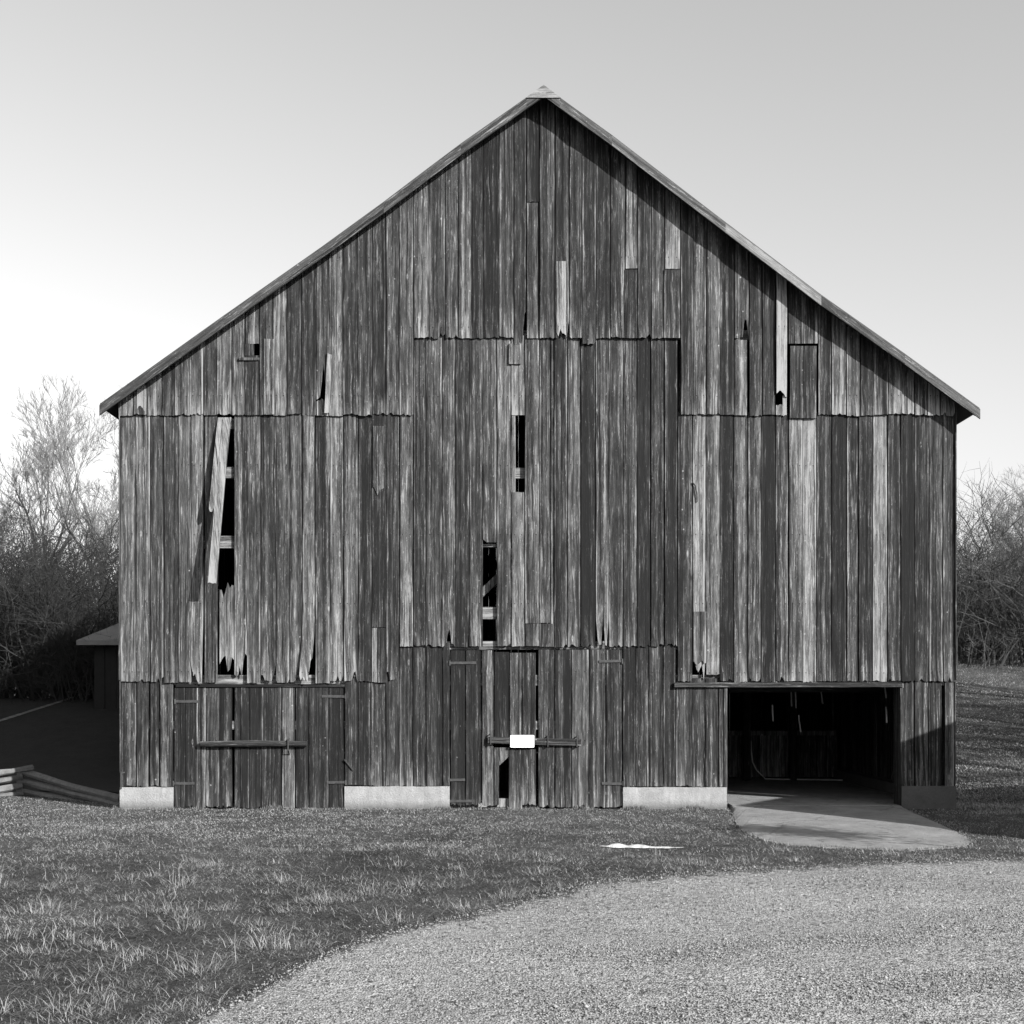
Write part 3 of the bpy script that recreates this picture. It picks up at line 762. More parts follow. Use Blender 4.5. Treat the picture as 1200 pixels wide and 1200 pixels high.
# --- doors
def door(bounds, tones, topy, boty, y, custom=None, label=None):
    cx = (X(bounds[0]) + X(bounds[-1])) / 2
    mb = MB()
    if custom: custom(mb)
    else:
        for i in range(len(bounds) - 1):
            mb.board(X(bounds[i]), X(bounds[i + 1]), Z(topy) - R.uniform(0, .01), Z(boty) + R.uniform(-.005, .015), y, tone=tones[i] - .04, rag=.006, spike=.05, dy=R.uniform(0, .006))
    # ledger battens on the back keep the leaf together
    mb.box((X(bounds[0]) + .03, y + .03, Z(topy) - .3), (X(bounds[-1]) - .03, y + .055, Z(topy) - .18), 3, .4)
    return bpart(mb, 'door', M_wood, label=label)
def hinge(parent, x0, x1, py, y):
    mb = MB(); h = .042
    mb.beam((X(x0), y, Z(py)), (X(x1), y, Z(py + R.uniform(-.5, .5))), .012, h, 2, .3, 4, .002)
    xe = x0 if abs(x0 - parent['hx']) < abs(x1 - parent['hx']) else x1
    mb.tube([(X(xe), y - .004, Z(py + 3)), (X(xe), y - .004, Z(py - 3))], [.014, .014], 8)
    o = bpart(mb, 'strap_hinge', M_hinge, parent=parent); return o
d1 = door([204, 217, 230, 241, 257, 272], [.34, .36, .5, .46, .42], 806, 947, .012); d1['hx'] = 207
hinge(d1, 205, 232, 822, -.002); hinge(d1, 203, 228, 918, -.002)
d2 = door([274.5, 282, 292, 306, 330, 346, 362, 385, 403], [.36, .34, .28, .44, .56, .38, .38, .30], 805, 948, .010); d2['hx'] = 404
hinge(d2, 377, 405, 816, -.004); hinge(d2, 383, 405, 917, -.004)
mb = MB(); mb.tube([(X(236), -.05, Z(872)), (X(262), -.053, Z(871.5)), (X(300), -.052, Z(871)), (X(335), -.05, Z(871.5)), (X(360), -.05, Z(871.5))], [.045, .052, .054, .05, .045], 10, 4, .50, rough=.04)
bpart(mb, 'door_bar', M_wood_x, parent=d2, smooth=False)
mb = MB(); mb.beam((X(339), -.11, Z(866)), (X(339), -.11, Z(879)), .018, .02, 2, .2); mb.beam((X(339), -.11, Z(866)), (X(339), -.0, Z(866)), .018, .018, 2, .2); mb.beam((X(339), -.11, Z(879)), (X(339), -.0, Z(884)), .018, .018, 2, .2)
bpart(mb, 'bar_staple', M_metal, parent=d2)
def c3(mb):
    bs = [528, 545, 564, 579, 597, 612, 628]; tn = [.27, .32, .42, .20, .40, .34]
    for i in range(6):
        a, b = X(bs[i]), X(bs[i + 1])
        if i == 3:
            mb.board(a, b, Z(764), Z(872), .01, tone=.2, rag=.003); mb.board(a, X(585), Z(876), Z(945), .012, tone=.5, rag=.02, cols=4); mb.board(X(585), b, Z(876), Z(897), .012, tone=.42, bots=[.0, .05, .1, .16], cols=3)
        elif i >= 4:
            mb.board(a, b, Z(765), Z(870), .008, tone=tn[i], rag=.003); mb.board(a - (.01 if i == 4 else 0), b, Z(878), Z(950 if i == 4 else 944), -.004, tone=.44, rag=.004 if i == 4 else .02, spike=0 if i == 4 else .06, gap=.002)
        else: mb.board(a, b, Z(762), Z(944), .01, tone=tn[i] + .04 * (i == 2), rag=.01, spike=.04)
    mb.box((X(583), .05, Z(946)), (X(598), .09, Z(936)), 2, .75)
d3 = door([528, 628], [], 762, 945, .01, custom=c3); d3['hx'] = 527
hinge(d3, 527, 558, 777, -.006); hinge(d3, 525, 545, 914, -.006); hinge(d3, 525, 556, 939, -.006)
d4 = door([630.5, 650, 670, 690, 710, 730], [.42, .36, .52, .46, .44], 761, 947, .006, label='right leaf of the middle doors, of wide paler boards'); d4['hx'] = 730
hinge(d4, 702, 729, 775, -.008); hinge(d4, 705, 730, 918, -.008)
mb = MB(); mb.beam((X(572), -.042, Z(867)), (X(681), -.042, Z(870)), .05, .105, 5, .44, 8, .003)
bpart(mb, 'door_bar', M_wood_x, parent=d4)
for xx, zz in ((575, 866), (642, 868.5), (676, 869)):
    mb = MB(); mb.beam((X(xx), -.075, Z(zz - 6)), (X(xx), -.075, Z(zz + 6)), .016, .016, 2, .5); mb.beam((X(xx), -.075, Z(zz - 6)), (X(xx), .01, Z(zz - 6)), .016, .016, 2, .5); mb.beam((X(xx), -.075, Z(zz + 6)), (X(xx), .01, Z(zz + 6)), .016, .016, 2, .5)
    bpart(mb, 'bar_staple', M_metal, parent=d4)
for d in (d1, d2, d3, d4): del d['hx']
# drop hook on the wall by the left doors
mb = MB(); mb.beam((X(404), -.03, Z(890)), (X(414), -.035, Z(902)), .02, .02, 1, .2); bpart(mb, 'iron_hook', M_metal)
mb = MB(); mb.beam((X(143), -.05, Z(904)), (X(143), -.05, Z(924)), .02, .03, 1, .5); mb.beam((X(143), -.05, Z(906)), (X(146), -.01, Z(905)), .02, .02, 1, .5); bpart(mb, 'iron_strap', M_metal)

# --- sign
sg = empty('sign', (X(612), -.075, Z(868.5)))
bm = bmesh.new(); bmesh.ops.create_cube(bm, size=1)
for v in bm.verts: v.co = Vector((v.co.x * 28 * S, v.co.y * .008, v.co.z * 14.5 * S))
bmesh.ops.bevel(bm, geom=[e for e in bm.edges if abs(e.verts[0].co.y - e.verts[1].co.y) > .001], offset=.008, segments=3, affect='EDGES')
me = bpy.data.meshes.new('sign_plate'); bm.to_mesh(me); bm.free(); link_mesh('sign_plate', me, M_sign, sg)
for sx in (-1, 1):
    mb = MB(); mb.tube([(sx * .17, -.004, .07), (sx * .17, -.008, .07)], [.006, .006], 8); o = mb.build('screw', M_metal, sg)
tag(sg, 'small blank white rectangular sign on the middle door bar', 'sign')

# ------------------------------------------------------------------ split rail fence at the left corner
fence = tag(empty('rail_fence', (P(30, 935, 3.2).x, 3.2, 0)), 'weathered split rail fence ending at the left barn corner', 'fence')
FO = fence.location.copy()
def rail(p, q, r, tone, name='rail'):
    mb = MB(); p, q = Vector(p), Vector(q); n = 7
    pts = [p.lerp(q, i / n) + Vector((0, R.uniform(-.012, .012), R.uniform(-.012, .012))) for i in range(n + 1)]
    mb.tube(pts, [r * R.uniform(.85, 1.1) for _ in pts], 7, R.uniform(0, 30), tone, rough=.15)
    o = mb.build(name, M_rail, fence); o.location = -FO
for k, (ya, yb) in enumerate(((900.5, 905), (911, 914.5), (921, 925), (930, 935))):
    rail(P(38 if k == 0 else 25, ya, 3.05), P(-150, yb + 20, .6), .060, .66)
for k, (ya, yb) in enumerate(((904, 937), (915, 944), (927, 950))):
    rail(P(22, ya, 3.35), P(141.5, yb, .75), .062, .5)
mb = MB(); c = P(24, 930, 3.2); mb.box((c.x - .05, 3.15, -.1), (c.x + .05, 3.25, .50), 3, .4); o = mb.build('post', M_rail, fence); o.location = -FO

# strip of leftover snow
bm = bmesh.new(); n = 60; rows = []
x0, x1 = gnd(703, 992)[0], gnd(803, 994)[0]; yc = gnd(750, 992)[1]
for i in range(n + 1):
    t = i / n; x = x0 + (x1 - x0) * t; env = math.sin(math.pi * t) ** .5
    w = (.05 + .16 * abs(mnoise.noise((x * 3, 1, 0))) + .05 * mnoise.noise((x * 14, 3, 0))) * env + .008; h = (.012 + .075 * abs(mnoise.noise((x * 3.5, 8, 0)))) * env * (1 if t < .82 else .35)
    y = yc + .12 * mnoise.noise((x * 2, 0, 5)) - .12 * t; g = ground_h(x, y)
    rows.append([bm.verts.new((x, y + a * w, g + b * h + .012)) for a, b in ((-1, -.2), (-.55, .6), (0, 1), (.5, .7), (1, -.2))])
for a, b in zip(rows, rows[1:]):
    for j in range(4): bm.faces.new((a[j], b[j], b[j + 1], a[j + 1]))
me = bpy.data.meshes.new('snow_patch'); bm.to_mesh(me); bm.free(); me.polygons.foreach_set('use_smooth', [True] * len(me.polygons))
tag(link_mesh('snow_patch', me, M_snow), 'thin white strip of leftover snow lying on the grass before the barn', 'snow')

# ------------------------------------------------------------------ sheds
def roof_hip(cx, cy, wx, wy, ze, zr, ridge):
    bm = bmesh.new(); v = [bm.verts.new(p) for p in ((-wx, -wy, ze), (wx, -wy, ze), (wx, wy, ze), (-wx, wy, ze), (-ridge, 0, zr), (ridge, 0, zr))]
    u = [bm.verts.new(p) for p in ((-wx, -wy, ze - .12), (wx, -wy, ze - .12), (wx, wy, ze - .12), (-wx, wy, ze - .12))]
    for f in ((0, 1, 5, 4), (1, 2, 5), (2, 3, 4, 5), (3, 0, 4)): bm.faces.new([v[i] for i in f])
    for i in range(4): bm.faces.new((v[i], u[i], u[(i + 1) % 4], v[(i + 1) % 4]))
    bm.faces.new(u); bmesh.ops.recalc_face_normals(bm, faces=bm.faces[:])
    me = bpy.data.meshes.new('roof'); bm.to_mesh(me); bm.free(); return me
M_shroof = simple('faded_shingles', .20, .25, 6, .9, .01, 30)
M_shwall = simple('dark_shed_boards', .02, .3, 5, .9)
shed = tag(empty('small_shed', (-9.15, 13.8, 0)), 'small dark outbuilding with a hipped roof behind the barn on the left', 'shed')
link_mesh('roof', roof_hip(0, 0, 2.05, 1.9, 3.28, 4.35, .25), M_shroof, shed)
for s_ in (-1, 1):
    mb, mb2 = MB(), MB()
    for k in range(12): mb.board(-1.7 + k * .283, -1.7 + (k + 1) * .283, 3.17, .2, s_ * 1.55, tone=.3, cols=2)
    for k in range(11): mb2.board(-1.55 + k * .283, -1.55 + (k + 1) * .283, 3.17, .2, s_ * 1.7, tone=.3, cols=2, axis='y')
    mb.build('board_wall', M_shwall, shed); mb2.build('board_wall', M_shwall, shed)
mb = MB(); mb.box((-.5, -1.62, .3), (.4, -1.575, 2.4), 1, .2); mb.build('door', M_shwall, shed)

# neighbouring outbuilding just outside the frame on the right: it throws the shadow over the open bay
XG = 10.6
pk = (3.70 + 0 * XG, 0)  # see below
def caster(sx, sy, Xp): t = (Xp - sx) / KX; return (Xp, sy - t, KZ * t)
prof = [caster(3.56, .06, XG), caster(7.1, -5.1, XG), caster(5.7, 3.12, XG)]
prof.sort(key=lambda p: p[1]); e1, pkp, e2 = prof
nb = tag(empty('outbuilding', (XG + 2.5, (e1[1] + e2[1]) / 2, 0)), 'low boarded outbuilding with lopsided gable right of the concrete ramp', 'shed')
NO = nb.location.copy()
mb = MB()
def ptop(y):
    a, b = (e1, pkp) if y < pkp[1] else (pkp, e2)
    return a[2] + (b[2] - a[2]) * (y - a[1]) / (b[1] - a[1]) - .07
y = e1[1] + .05; mbb = MB()
while y < e2[1] - .05:
    w = .24
    for xx, m_ in ((XG + .12, mb), (XG + 5, mbb)):
        m_.board(y, min(y + w, e2[1] - .05), ptop, 0, xx, tone=R.uniform(.35, .5), cols=3, axis='y', gap=.003)
    y += w
for m_ in (mb, mbb): o = m_.build('gable_wall', M_wood, nb); o.location = -NO
for yy, e in ((e1[1] + .06, e1), (e2[1] - .06, e2)):
    mb = MB(); x = XG + .14
    while x < XG + 4.95: mb.board(x, x + .24, e[2] - .08, 0, yy, tone=R.uniform(.35, .5), cols=3); x += .24
    o = mb.build('side_wall', M_wood, nb); o.location = -NO
bm = bmesh.new()
for a, b in ((e1, pkp), (pkp, e2)):
    v = [bm.verts.new((x, q[1], q[2] + dz)) for dz in (0, -.06) for x, q in ((XG, a), (XG + 5.1, a), (XG + 5.1, b), (XG, b))]
    for f in ((0, 1, 2, 3), (7, 6, 5, 4), (0, 4, 5, 1), (1, 5, 6, 2), (2, 6, 7, 3), (3, 7, 4, 0)): bm.faces.new([v[i] for i in f])
bmesh.ops.recalc_face_normals(bm, faces=bm.faces[:])
me = bpy.data.meshes.new('roof'); bm.to_mesh(me); bm.free(); o = link_mesh('roof', me, M_roof, nb); o.location = -NO

# pale kerb line on the left bank
bm = bmesh.new(); prev = None
for i in range(41):
    t = i / 40; px = -60 + 170 * t; py = 864.5 - 54.5 * t
    dep = 20.0
    while dep < 60 and CH - (py - HZ) * dep / F > ground_h((px - 600) / F * dep, dep - D) + .04: dep += .05
    x = (px - 600) / F * dep; y = dep - D; h = ground_h(x, y)
    row = [bm.verts.new((x, y + a, h + b)) for a, b in ((-.05, -.05), (-.05, .07), (.05, .07), (.05, -.05))]
    if prev:
        for j in range(3): bm.faces.new((prev[j], row[j], row[j + 1], prev[j + 1]))
    prev = row
bmesh.ops.recalc_face_normals(bm, faces=bm.faces[:])
me = bpy.data.meshes.new('kerb'); bm.to_mesh(me); bm.free(); tag(link_mesh('kerb', me, M_kerb), kind='structure')

# ------------------------------------------------------------------ bare trees
def grow(rng, H, spread=.55, levels=5, trunk_r=.22, first=.25, dens=1.0):
    tm, cm = MB(), MB()
    def br(p, d, L, r, lev):
        n = 5 if lev < 2 else (4 if lev < 4 else 3); pts = [p]; q = p.copy(); dd = d.copy(); seg = L / n
        for i in range(n):
            dd = (dd + Vector((rng.gauss(0, .13), rng.gauss(0, .13), rng.gauss(.05, .09)))).normalized()
            q = q + dd * seg; pts.append(q.copy())
        r1 = r * (.12 if lev == 0 else .35)
        (tm if lev < 2 else cm).tube(pts, [r + (r1 - r) * i / n for i in range(n + 1)], 7 if lev == 0 else 5 if lev < 3 else 3, cap=False)
        if lev >= levels: return
        kids = int({0: 7, 1: 6, 2: 5, 3: 5, 4: 4}.get(lev, 3) * dens + rng.random())
        for k in range(kids):
            t = rng.uniform(first if lev == 0 else .2, 1.0); f = t * n; i = min(n - 1, int(f)); c = pts[i].lerp(pts[i + 1], f - i)
            dd2 = (pts[i + 1] - pts[i]).normalized()
            ax = dd2.cross(Vector((rng.uniform(-1, 1), rng.uniform(-1, 1), rng.uniform(-1, 1)))).normalized()
            nd = (dd2 * math.cos(spread) + ax * math.sin(spread) * rng.uniform(.6, 1.3)).normalized()
            nd.z += .18; nd.normalize()
            br(c, nd, L * rng.uniform(.48, .72) * (1 - .25 * t), max(.007, (r + (r1 - r) * t) * rng.uniform(.45, .65)), lev + 1)
    br(Vector((0, 0, -.1)), Vector((0, 0, 1)), H * .55, trunk_r, 0)
    return tm, cm
def make_tree(seed, H, **kw):
    rng = random.Random(seed); tm, cm = grow(rng, H, **kw)
    root = empty('bare_tree')
    tm.build('trunk', M_bark, root, smooth=True); cm.build('crown', M_twig, root, smooth=True)
    return root
def copy_tree(o, parent=None):
    c = o.copy(); COL.objects.link(c); c.parent = parent
    for ch in list(o.children): copy_tree(ch, c)
    return c
protos = [make_tree(3, 14, spread=.6), make_tree(11, 13, spread=.5), make_tree(23, 12, spread=.7)]
used = set()
def plant(k, x, y, s, rz, label, group):
    o = protos[k] if k not in used else copy_tree(protos[k]); used.add(k)
    o.location = (x, y, ground_h(x, y) - .1); o.scale = (s, s, s); o.rotation_euler = (0, 0, rz)
    tag(o, label, 'tree', group); return o
gl, gr_, gs = 'bare trees behind the barn on the left', 'bare trees behind the barn on the right', 'bare trees outside the frame on the right'
plant(0, -19.5, 30, 1.12, .3, 'tall bare tree with open twiggy crown left of the barn roof', gl)
plant(1, -15.2, 28, 1.08, 1.2, 'bare tree whose twigs meet the left eave of the barn', gl)
plant(2, -23.0, 33, 1.1, 2.2, 'spreading bare tree at the far left edge of the photo', gl)
plant(1, -17.6, 38, 1.2, 3.1, 'bare tree further back, between the eave tree and the tall tree', gl)
plant(0, -15.0, 38, 1.28, 4.4, 'pale bare tree showing only its crown beside the left eave', gl)
plant(0, 20.4, 29, .68, 4.0, 'bare tree with upswept branches at the right photo edge', gr_)
plant(1, 23.0, 36, .68, .9, 'bare tree behind the brush right of the barn, near the photo edge', gr_)
plant(2, 20.0, 38, .5, 1.9, 'small bare tree close beside the right barn wall', gr_)
for i, (k, x, y, s) in enumerate(((0, 16.5, 6, .9), (1, 19, 12, 1.0), (2, 22, 3, .9), (1, 25, 17, 1.0), (0, 29, 9, 1.0), (1, 18.5, -2.5, 1.0), (2, 21, .5, 1.1), (0, 24.5, -4, 1.1), (1, 17.2, 1.6, .8))):
    plant(k, x, y, s, i * 1.3, ['leafless tree nearest the right barn wall, beyond the outbuilding', 'leafless tree second from the outbuilding, on the lit lawn', 'leafless tree standing behind the outbuilding', 'leafless tree farthest back on the right lawn', 'leafless tree farthest right, well past the outbuilding', 'leafless tree rising right behind the back wall of the outbuilding', 'leafless tree a few steps behind the one at the outbuilding wall', 'leafless tree well behind the outbuilding, toward the drive', 'small leafless tree off the back corner of the outbuilding'][i], gs)

# brush: many thin crooked stems, each branching
def make_shrub(seed, H, W, n, mat):
    rng = random.Random(seed); mb = MB()
    def tw(p, d, L, r, lev):
        k = 4 if lev < 2 else 2; pts = [p]; dd = d
        for i in range(k):
            dd = (dd + Vector((rng.gauss(0, .2), rng.gauss(0, .2), rng.gauss(.03, .15)))).normalized(); pts.append(pts[-1] + dd * (L / k))
        mb.tube(pts, [r * (1 - .75 * i / k) for i in range(k + 1)], 3, cap=False)
        if lev == 3: return
        for j in range((6, 5, 3)[lev]):
            t = rng.uniform(.25, 1) * k; i = min(k - 1, int(t)); c = pts[i].lerp(pts[i + 1], t - i)
            nd = (dd + Vector((rng.gauss(0, .7), rng.gauss(0, .7), rng.gauss(0, .45)))).normalized()
            tw(c, nd, L * rng.uniform(.35, .6), r * .55, lev + 1)
    for i in range(n):
        a = rng.uniform(0, 6.28); b = (rng.random() ** .5) * W * .7; h = H * rng.uniform(.15, .95)
        p = Vector((math.cos(a) * b, math.sin(a) * b, -.1)); d = Vector((math.cos(a) * .35 * rng.random(), math.sin(a) * .35 * rng.random(), 1)).normalized()
        tw(p, d, h, rng.uniform(.014, .04), 0)
    return mb.build('bare_shrub', mat, None)
sh = [make_shrub(1, 5.0, 2.4, 75, M_thicket), make_shrub(2, 4.4, 2.6, 75, M_thicket)]
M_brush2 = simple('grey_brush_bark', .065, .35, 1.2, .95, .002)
sh2 = [make_shrub(5, 5.5, 3.0, 75, M_brush2)]
su = set()
def shrub(k, lst, x, y, s, rz, label, group):
    key = (id(lst), k); o = lst[k]
    if key in su: o = o.copy(); COL.objects.link(o)
    su.add(key); o.location = (x, y, ground_h(x, y) - .1); o.scale = (s, s, s); o.rotation_euler = (0, 0, rz); tag(o, label, 'shrub', group)
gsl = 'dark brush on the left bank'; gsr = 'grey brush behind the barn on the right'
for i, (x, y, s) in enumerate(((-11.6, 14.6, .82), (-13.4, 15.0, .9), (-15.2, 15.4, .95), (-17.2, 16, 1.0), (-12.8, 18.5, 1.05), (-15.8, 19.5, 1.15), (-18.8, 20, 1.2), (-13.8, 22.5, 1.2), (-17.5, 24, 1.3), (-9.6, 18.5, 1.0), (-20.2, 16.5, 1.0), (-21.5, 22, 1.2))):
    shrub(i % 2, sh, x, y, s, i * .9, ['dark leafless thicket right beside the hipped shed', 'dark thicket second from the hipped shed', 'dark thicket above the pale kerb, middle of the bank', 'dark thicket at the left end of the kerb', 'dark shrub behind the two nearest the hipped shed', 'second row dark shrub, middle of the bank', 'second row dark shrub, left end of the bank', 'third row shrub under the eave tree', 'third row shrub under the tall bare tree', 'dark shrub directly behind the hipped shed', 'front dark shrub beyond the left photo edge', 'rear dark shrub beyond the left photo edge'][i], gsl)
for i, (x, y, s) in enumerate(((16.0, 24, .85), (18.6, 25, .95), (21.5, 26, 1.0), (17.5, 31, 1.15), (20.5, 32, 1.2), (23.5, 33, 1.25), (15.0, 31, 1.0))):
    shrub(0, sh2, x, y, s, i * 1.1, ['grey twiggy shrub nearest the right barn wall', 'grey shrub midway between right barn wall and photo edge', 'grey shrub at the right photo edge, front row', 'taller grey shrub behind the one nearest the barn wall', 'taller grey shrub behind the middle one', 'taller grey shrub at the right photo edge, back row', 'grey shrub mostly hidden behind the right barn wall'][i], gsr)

# young tree by the drive whose leafy top shades the ramp
yt = tag(empty('young_tree', (9.5, -9.45, 0)), 'thin young tree with a small leafy top beside the gravel drive', 'tree')
mb = MB(); mb.tube([(0, 0, -.1), (.03, 0, 1.3), (-.02, .02, 2.6), (0, 0, 3.9)], [.03, .025, .018, .006], 6); mb.build('trunk', M_bark, yt, smooth=True)
mb = MB()
for i in range(1000):
    u_ = R.gauss(0, 1); c = Vector((u_ * .30, R.gauss(0, .26) - .1 * u_, 3.75 + R.gauss(0, .26))); a = Vector((R.gauss(0, 1), R.gauss(0, 1), R.gauss(0, 1))).normalized() * .06; b = a.cross(Vector((R.gauss(0, 1), R.gauss(0, 1), R.gauss(0, 1)))).normalized() * .03
    q = [mb.pt(c + v) for v in (-a, b, a, -b)]; mb.f.append(tuple(q))
mb.build('crown', M_thicket, yt)

# far woods reading as one mass
rng = np.random.default_rng(5); N = 26000
ang = rng.uniform(-1.25, 1.25, N); rr = rng.uniform(95, 140, N); cx = np.sin(ang) * rr; cy = np.cos(ang) * rr - 20
zb = np.array([ground_h(a, b) for a, b in zip(cx, cy)]); hh = rng.uniform(.3, 1, N) * (6 + 2.5 * np.sin(ang * 17) + 1.5 * np.sin(ang * 41))
base = zb + rng.uniform(0, .8, N) * hh; Ls = rng.uniform(.8, 3.2, N); w = rng.uniform(.03, .12, N); lx = rng.normal(0, .45, N) * Ls
V_ = np.zeros((N, 3, 3)); V_[:, 0] = np.stack([cx - w, cy, base], 1); V_[:, 1] = np.stack([cx + w, cy, base], 1); V_[:, 2] = np.stack([cx + lx, cy + rng.normal(0, .4, N), base + Ls], 1)
def np_mesh(name, V, F_, shade=None, mat=None):
    me = bpy.data.meshes.new(name); nv = V.shape[0]; me.vertices.add(nv); me.vertices.foreach_set('co', V.astype(np.float32).ravel())
    tot = sum(f.size for f in F_); me.loops.add(tot); me.loops.foreach_set('vertex_index', np.concatenate([f.ravel() for f in F_]).astype(np.int32))
    ls, lt, s0 = [], [], 0
    for f in F_:
        k = f.shape[1]; ls.append(s0 + np.arange(f.shape[0]) * k); lt.append(np.full(f.shape[0], k)); s0 += f.size
    me.polygons.add(sum(f.shape[0] for f in F_)); me.polygons.foreach_set('loop_start', np.concatenate(ls).astype(np.int32)); me.polygons.foreach_set('loop_total', np.concatenate(lt).astype(np.int32))
    if shade is not None: at = me.attributes.new('shade', 'FLOAT', 'POINT'); at.data.foreach_set('value', shade.astype(np.float32))
    me.update(calc_edges=True); return link_mesh(name, me, mat)
o = np_mesh('distant_woods', V_.reshape(-1, 3), [np.arange(N * 3).reshape(-1, 3)], mat=M_brush2)
tag(o, 'far leafless woods along the horizon', 'woods', kind='stuff')

# ------------------------------------------------------------------ grass blades
def blades(cx, cy, L, az_, lean_, wid, shade):
    n = len(cx); g = gnd_np(cx, cy)
    dx, dy = np.cos(az_), np.sin(az_); px_, py_ = -dy, dx
    # face roughly across their own lean
    def pt(t, wd, sgn):
        hz = L * np.sin(lean_) * t ** 1.5; up = L * np.cos(lean_) * t * (1 - .25 * t)
        return np.stack([cx + dx * hz + sgn * px_ * wd, cy + dy * hz + sgn * py_ * wd, g + up - .004], 1)
    V = np.stack([pt(0, wid, -1), pt(0, wid, 1), pt(.55, wid * .8, 1), pt(.55, wid * .8, -1), pt(1.0, 0, 0)], 1)
    i = np.arange(n)[:, None] * 5
    return V.reshape(-1, 3), i + np.array([[0, 1, 2, 3]]), i + np.array([[3, 2, 4]]), np.repeat(shade, 5)
def vnoise(x, y, s, k): return np.array([mnoise.noise((a * s, b * s, k)) for a, b in zip(x, y)])
def visible(x, y): d = y + D; return (d > 5) & (np.abs(x) < .46 * d + .6)
parts = []
# turf
N = 860000
dep = 6.0 + (rng.random(N) ** 1.1) * 17.5; y = dep - D; x = rng.uniform(-.66, .60, N) * dep
ok = (y < -.03) | (x > 7.35) | (x < -6.45)
x, y = x[ok], y[ok]
ed_ = edge_y(x) - y; keep = (ed_ < rng.exponential(.16, len(x)) * (rng.random(len(x)) < .6) + rng.exponential(.8, len(x)) * (rng.random(len(x)) < .02) - .10 * rng.random(len(x))) & (ed_ < 2.5)
x, y = x[keep], y[keep]
sl_ = np.array([slab_in(a, b) for a, b in zip(x, y)]); x, y = x[~sl_], y[~sl_]
c1 = vnoise(x, y, .9, 3); c2 = vnoise(x, y, 3.5, 8)
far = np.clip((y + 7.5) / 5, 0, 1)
L = (.022 + .035 * rng.random(len(x)) ** 2) * (1 + .5 * c2) * (1 - .2 * far) + .006
c3 = vnoise(x, y, 9, 5)
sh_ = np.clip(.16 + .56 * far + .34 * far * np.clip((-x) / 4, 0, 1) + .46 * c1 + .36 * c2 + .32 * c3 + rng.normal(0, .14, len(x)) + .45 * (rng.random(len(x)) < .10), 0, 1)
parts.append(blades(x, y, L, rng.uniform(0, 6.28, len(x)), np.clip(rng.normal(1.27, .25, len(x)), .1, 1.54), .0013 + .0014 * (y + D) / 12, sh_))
# taller uncut grass along the foot of the barn
n = 9000; xx = rng.uniform(XL - .1, 3.5, n); yy = -.03 - np.abs(rng.normal(0, .09, n)); q_ = np.clip(.5 + 1.4 * vnoise(xx, yy * 0, 2.2, 6), .05, 1.4)
parts.append(blades(xx, yy, rng.uniform(.03, .13, n) * q_, rng.uniform(0, 6.28, n), np.clip(rng.normal(.6, .35, n), .05, 1.4), np.full(n, .003), np.clip(rng.normal(.42, .25, n), 0, 1)))
n = 2500; k_ = rng.integers(0, len(slab) - 1, n); t_ = rng.random(n); sa = np.array(slab); xx = sa[k_, 0] * (1 - t_) + sa[k_ + 1, 0] * t_ + rng.normal(0, .05, n); yy = sa[k_, 1] * (1 - t_) + sa[k_ + 1, 1] * t_ + rng.normal(0, .05, n)
parts.append(blades(xx, yy, rng.uniform(.03, .08, n), rng.uniform(0, 6.28, n), np.clip(rng.normal(.9, .35, n), .05, 1.4), np.full(n, .003), np.clip(rng.normal(.45, .25, n), 0, 1)))
# tussocks
tus = []
for i in range(560):
    dp = 6.5 + R.random() ** .9 * 11; xx = R.uniform(-.62, .5) * dp; yy = dp - D
    if edge_y(xx) - yy > -.05 or slab_in(xx, yy): continue
    near = sst(-3.5, -8, yy)
    if R.random() > .15 + .85 * near: continue
    tus.append((xx, yy, R.uniform(.35, 1.0) * (.5 + .5 * near)))
for px, py, s_ in ((640 / 3 + 0, 920 + 350 / 3, 1.2), (350 / 3 + 100, 1090, 1.1), (230, 1140, 1.5), (310, 1112, 1.5), (180, 1070, 1.3), (430, 1050, 1.2), (330, 1035, 1.1), (150, 1030, 1.0), (60, 1065, 1.0), (330, 1000, 1.0), (480, 1040, 1.2), (740, 1005, .8), (770, 1003, .8), (590, 1010, .8), (380, 1060, 1.2)):
    tus.append((*gnd(px, py), s_))
X_, Y_, L_, A_, E_, W_, H_ = [], [], [], [], [], [], []
for (xx, yy, s_) in tus:
    n = int(210 * s_); rr = np.abs(rng.normal(0, .14 * s_ + .02, n)); aa = rng.uniform(0, 6.28, n)
    X_.append(xx + np.cos(aa) * rr * 1.3); Y_.append(yy + np.sin(aa) * rr); L_.append(rng.uniform(.04, .23, n) * s_); A_.append(aa + rng.normal(0, 1.1, n))
    E_.append(np.clip(1.12 + rr * 1.5 + rng.normal(0, .4, n), .1, 1.5)); W_.append(np.full(n, .0011 + .001 * (yy + D) / 12)); H_.append(np.clip(rng.normal(.55, .28, n) + R.uniform(-.15, .15), 0, 1))
parts.append(blades(*[np.concatenate(q) for q in (X_, Y_, L_, A_, E_, W_, H_)]))
# rougher lawn to the right, behind the corner of the barn
n = 130000; yy = rng.uniform(-1.0, 27, n); xx = 7.3 + rng.random(n) * (.5 * (yy + D) - 7.2); q_ = vnoise(xx * .35, yy * 1.1, 1.0, 2)
parts.append(blades(xx, yy, rng.uniform(.03, .08, n), rng.uniform(0, 6.28, n), np.clip(rng.normal(1.0, .3, n), .1, 1.45), np.full(n, .0055), np.clip(.80 + .9 * q_ + rng.normal(0, .15, n), 0, 1)))
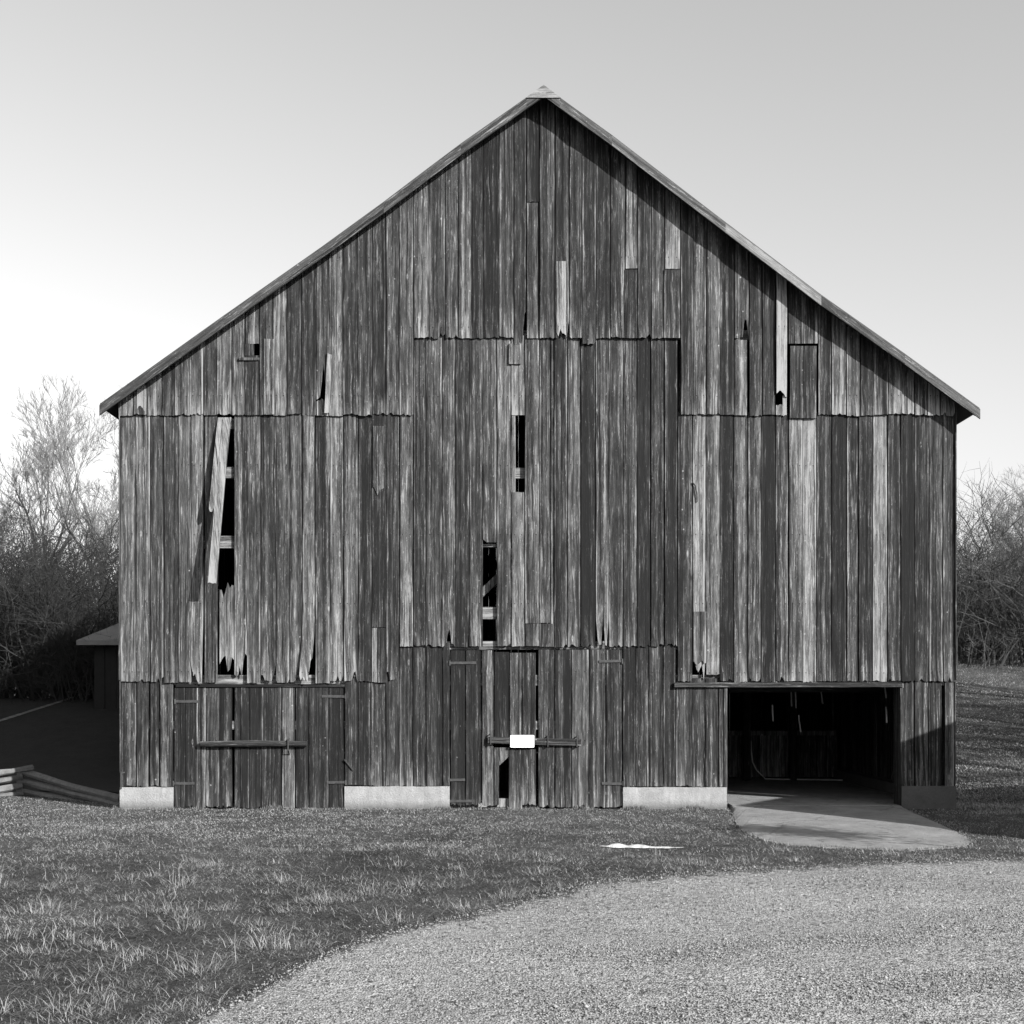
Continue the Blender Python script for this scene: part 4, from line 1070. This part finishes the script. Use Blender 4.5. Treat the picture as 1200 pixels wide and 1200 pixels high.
# longer dry stalks lying about
n = 21000; dp = 6.3 + rng.random(n) ** .9 * 13; xx = rng.uniform(-.64, .52, n) * dp; yy = dp - D
k = (edge_y(xx) - yy < -.02) & (yy < -.3); xx, yy = xx[k], yy[k]; k = ~np.array([slab_in(a, b) for a, b in zip(xx, yy)]); xx, yy = xx[k], yy[k]; n = len(xx)
parts.append(blades(xx, yy, rng.uniform(.06, .2, n), rng.uniform(0, 6.28, n), rng.uniform(1.0, 1.42, n), np.full(n, .0016), np.clip(rng.normal(.62, .27, n), 0, 1)))
off = 0; VV, Q, T, SH = [], [], [], []
for v, q, t, s_ in parts: VV.append(v); Q.append(q + off); T.append(t + off); SH.append(s_); off += len(v)
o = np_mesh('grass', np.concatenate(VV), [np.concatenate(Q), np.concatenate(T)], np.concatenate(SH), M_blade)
tag(o, 'short matted winter grass with pale dry tussocks', 'grass', kind='stuff')

# loose gravel stones
N = 140000; dep = 6.2 + rng.random(N) ** 1.15 * 9.5; y = dep - D; x = rng.uniform(-.5, .62, N) * dep
e = y - edge_y(x); keep = (e < rng.exponential(.15, N) * (rng.random(N) < .7) + rng.exponential(.6, N) * (rng.random(N) < .16) - .02) & (e < 1.8); x, y, e = x[keep], y[keep], e[keep]
sl_ = np.array([slab_in(a, b) for a, b in zip(x, y)]); x, y, e = x[~sl_], y[~sl_], e[~sl_]; n = len(x)
g = gnd_np(x, y) + np.where(e < 0, .02, 0); r = rng.uniform(.003, .0095, n) * (1 + .8 * (rng.random(n) < .03))
oct_ = np.array([(1, 0, 0), (0, 1, 0), (-1, 0, 0), (0, -1, 0), (0, 0, 1.0), (0, 0, -1.0)], float)
th = rng.uniform(0, 6.28, n); sx, sy, sz = [rng.uniform(.7, 1.3, (n, 1)) for _ in range(3)]
ox = oct_[None, :, 0] * sx; oy = oct_[None, :, 1] * sy; oz = oct_[None, :, 2] * sz * .75
jit_ = rng.normal(0, .18, (n, 6, 3)); ox = ox + jit_[..., 0]; oy = oy + jit_[..., 1]; oz = oz + jit_[..., 2]
c, s_ = np.cos(th)[:, None], np.sin(th)[:, None]
Vp = np.stack([x[:, None] + r[:, None] * (ox * c - oy * s_), y[:, None] + r[:, None] * (ox * s_ + oy * c), g[:, None] + r[:, None] * (oz + .3)], 2).reshape(-1, 3)
fs = np.array([(0, 1, 4), (1, 2, 4), (2, 3, 4), (3, 0, 4), (1, 0, 5), (2, 1, 5), (3, 2, 5), (0, 3, 5)])
Fp = (np.arange(n)[:, None, None] * 6 + fs[None]).reshape(-1, 3)
shd = np.repeat(np.clip(rng.normal(.55, .25, n), 0, 1), 6)
o = np_mesh('gravel', Vp, [Fp], shd, M_pebble); tag(o, 'loose pale gravel stones scattered over the drive', 'gravel', kind='stuff')
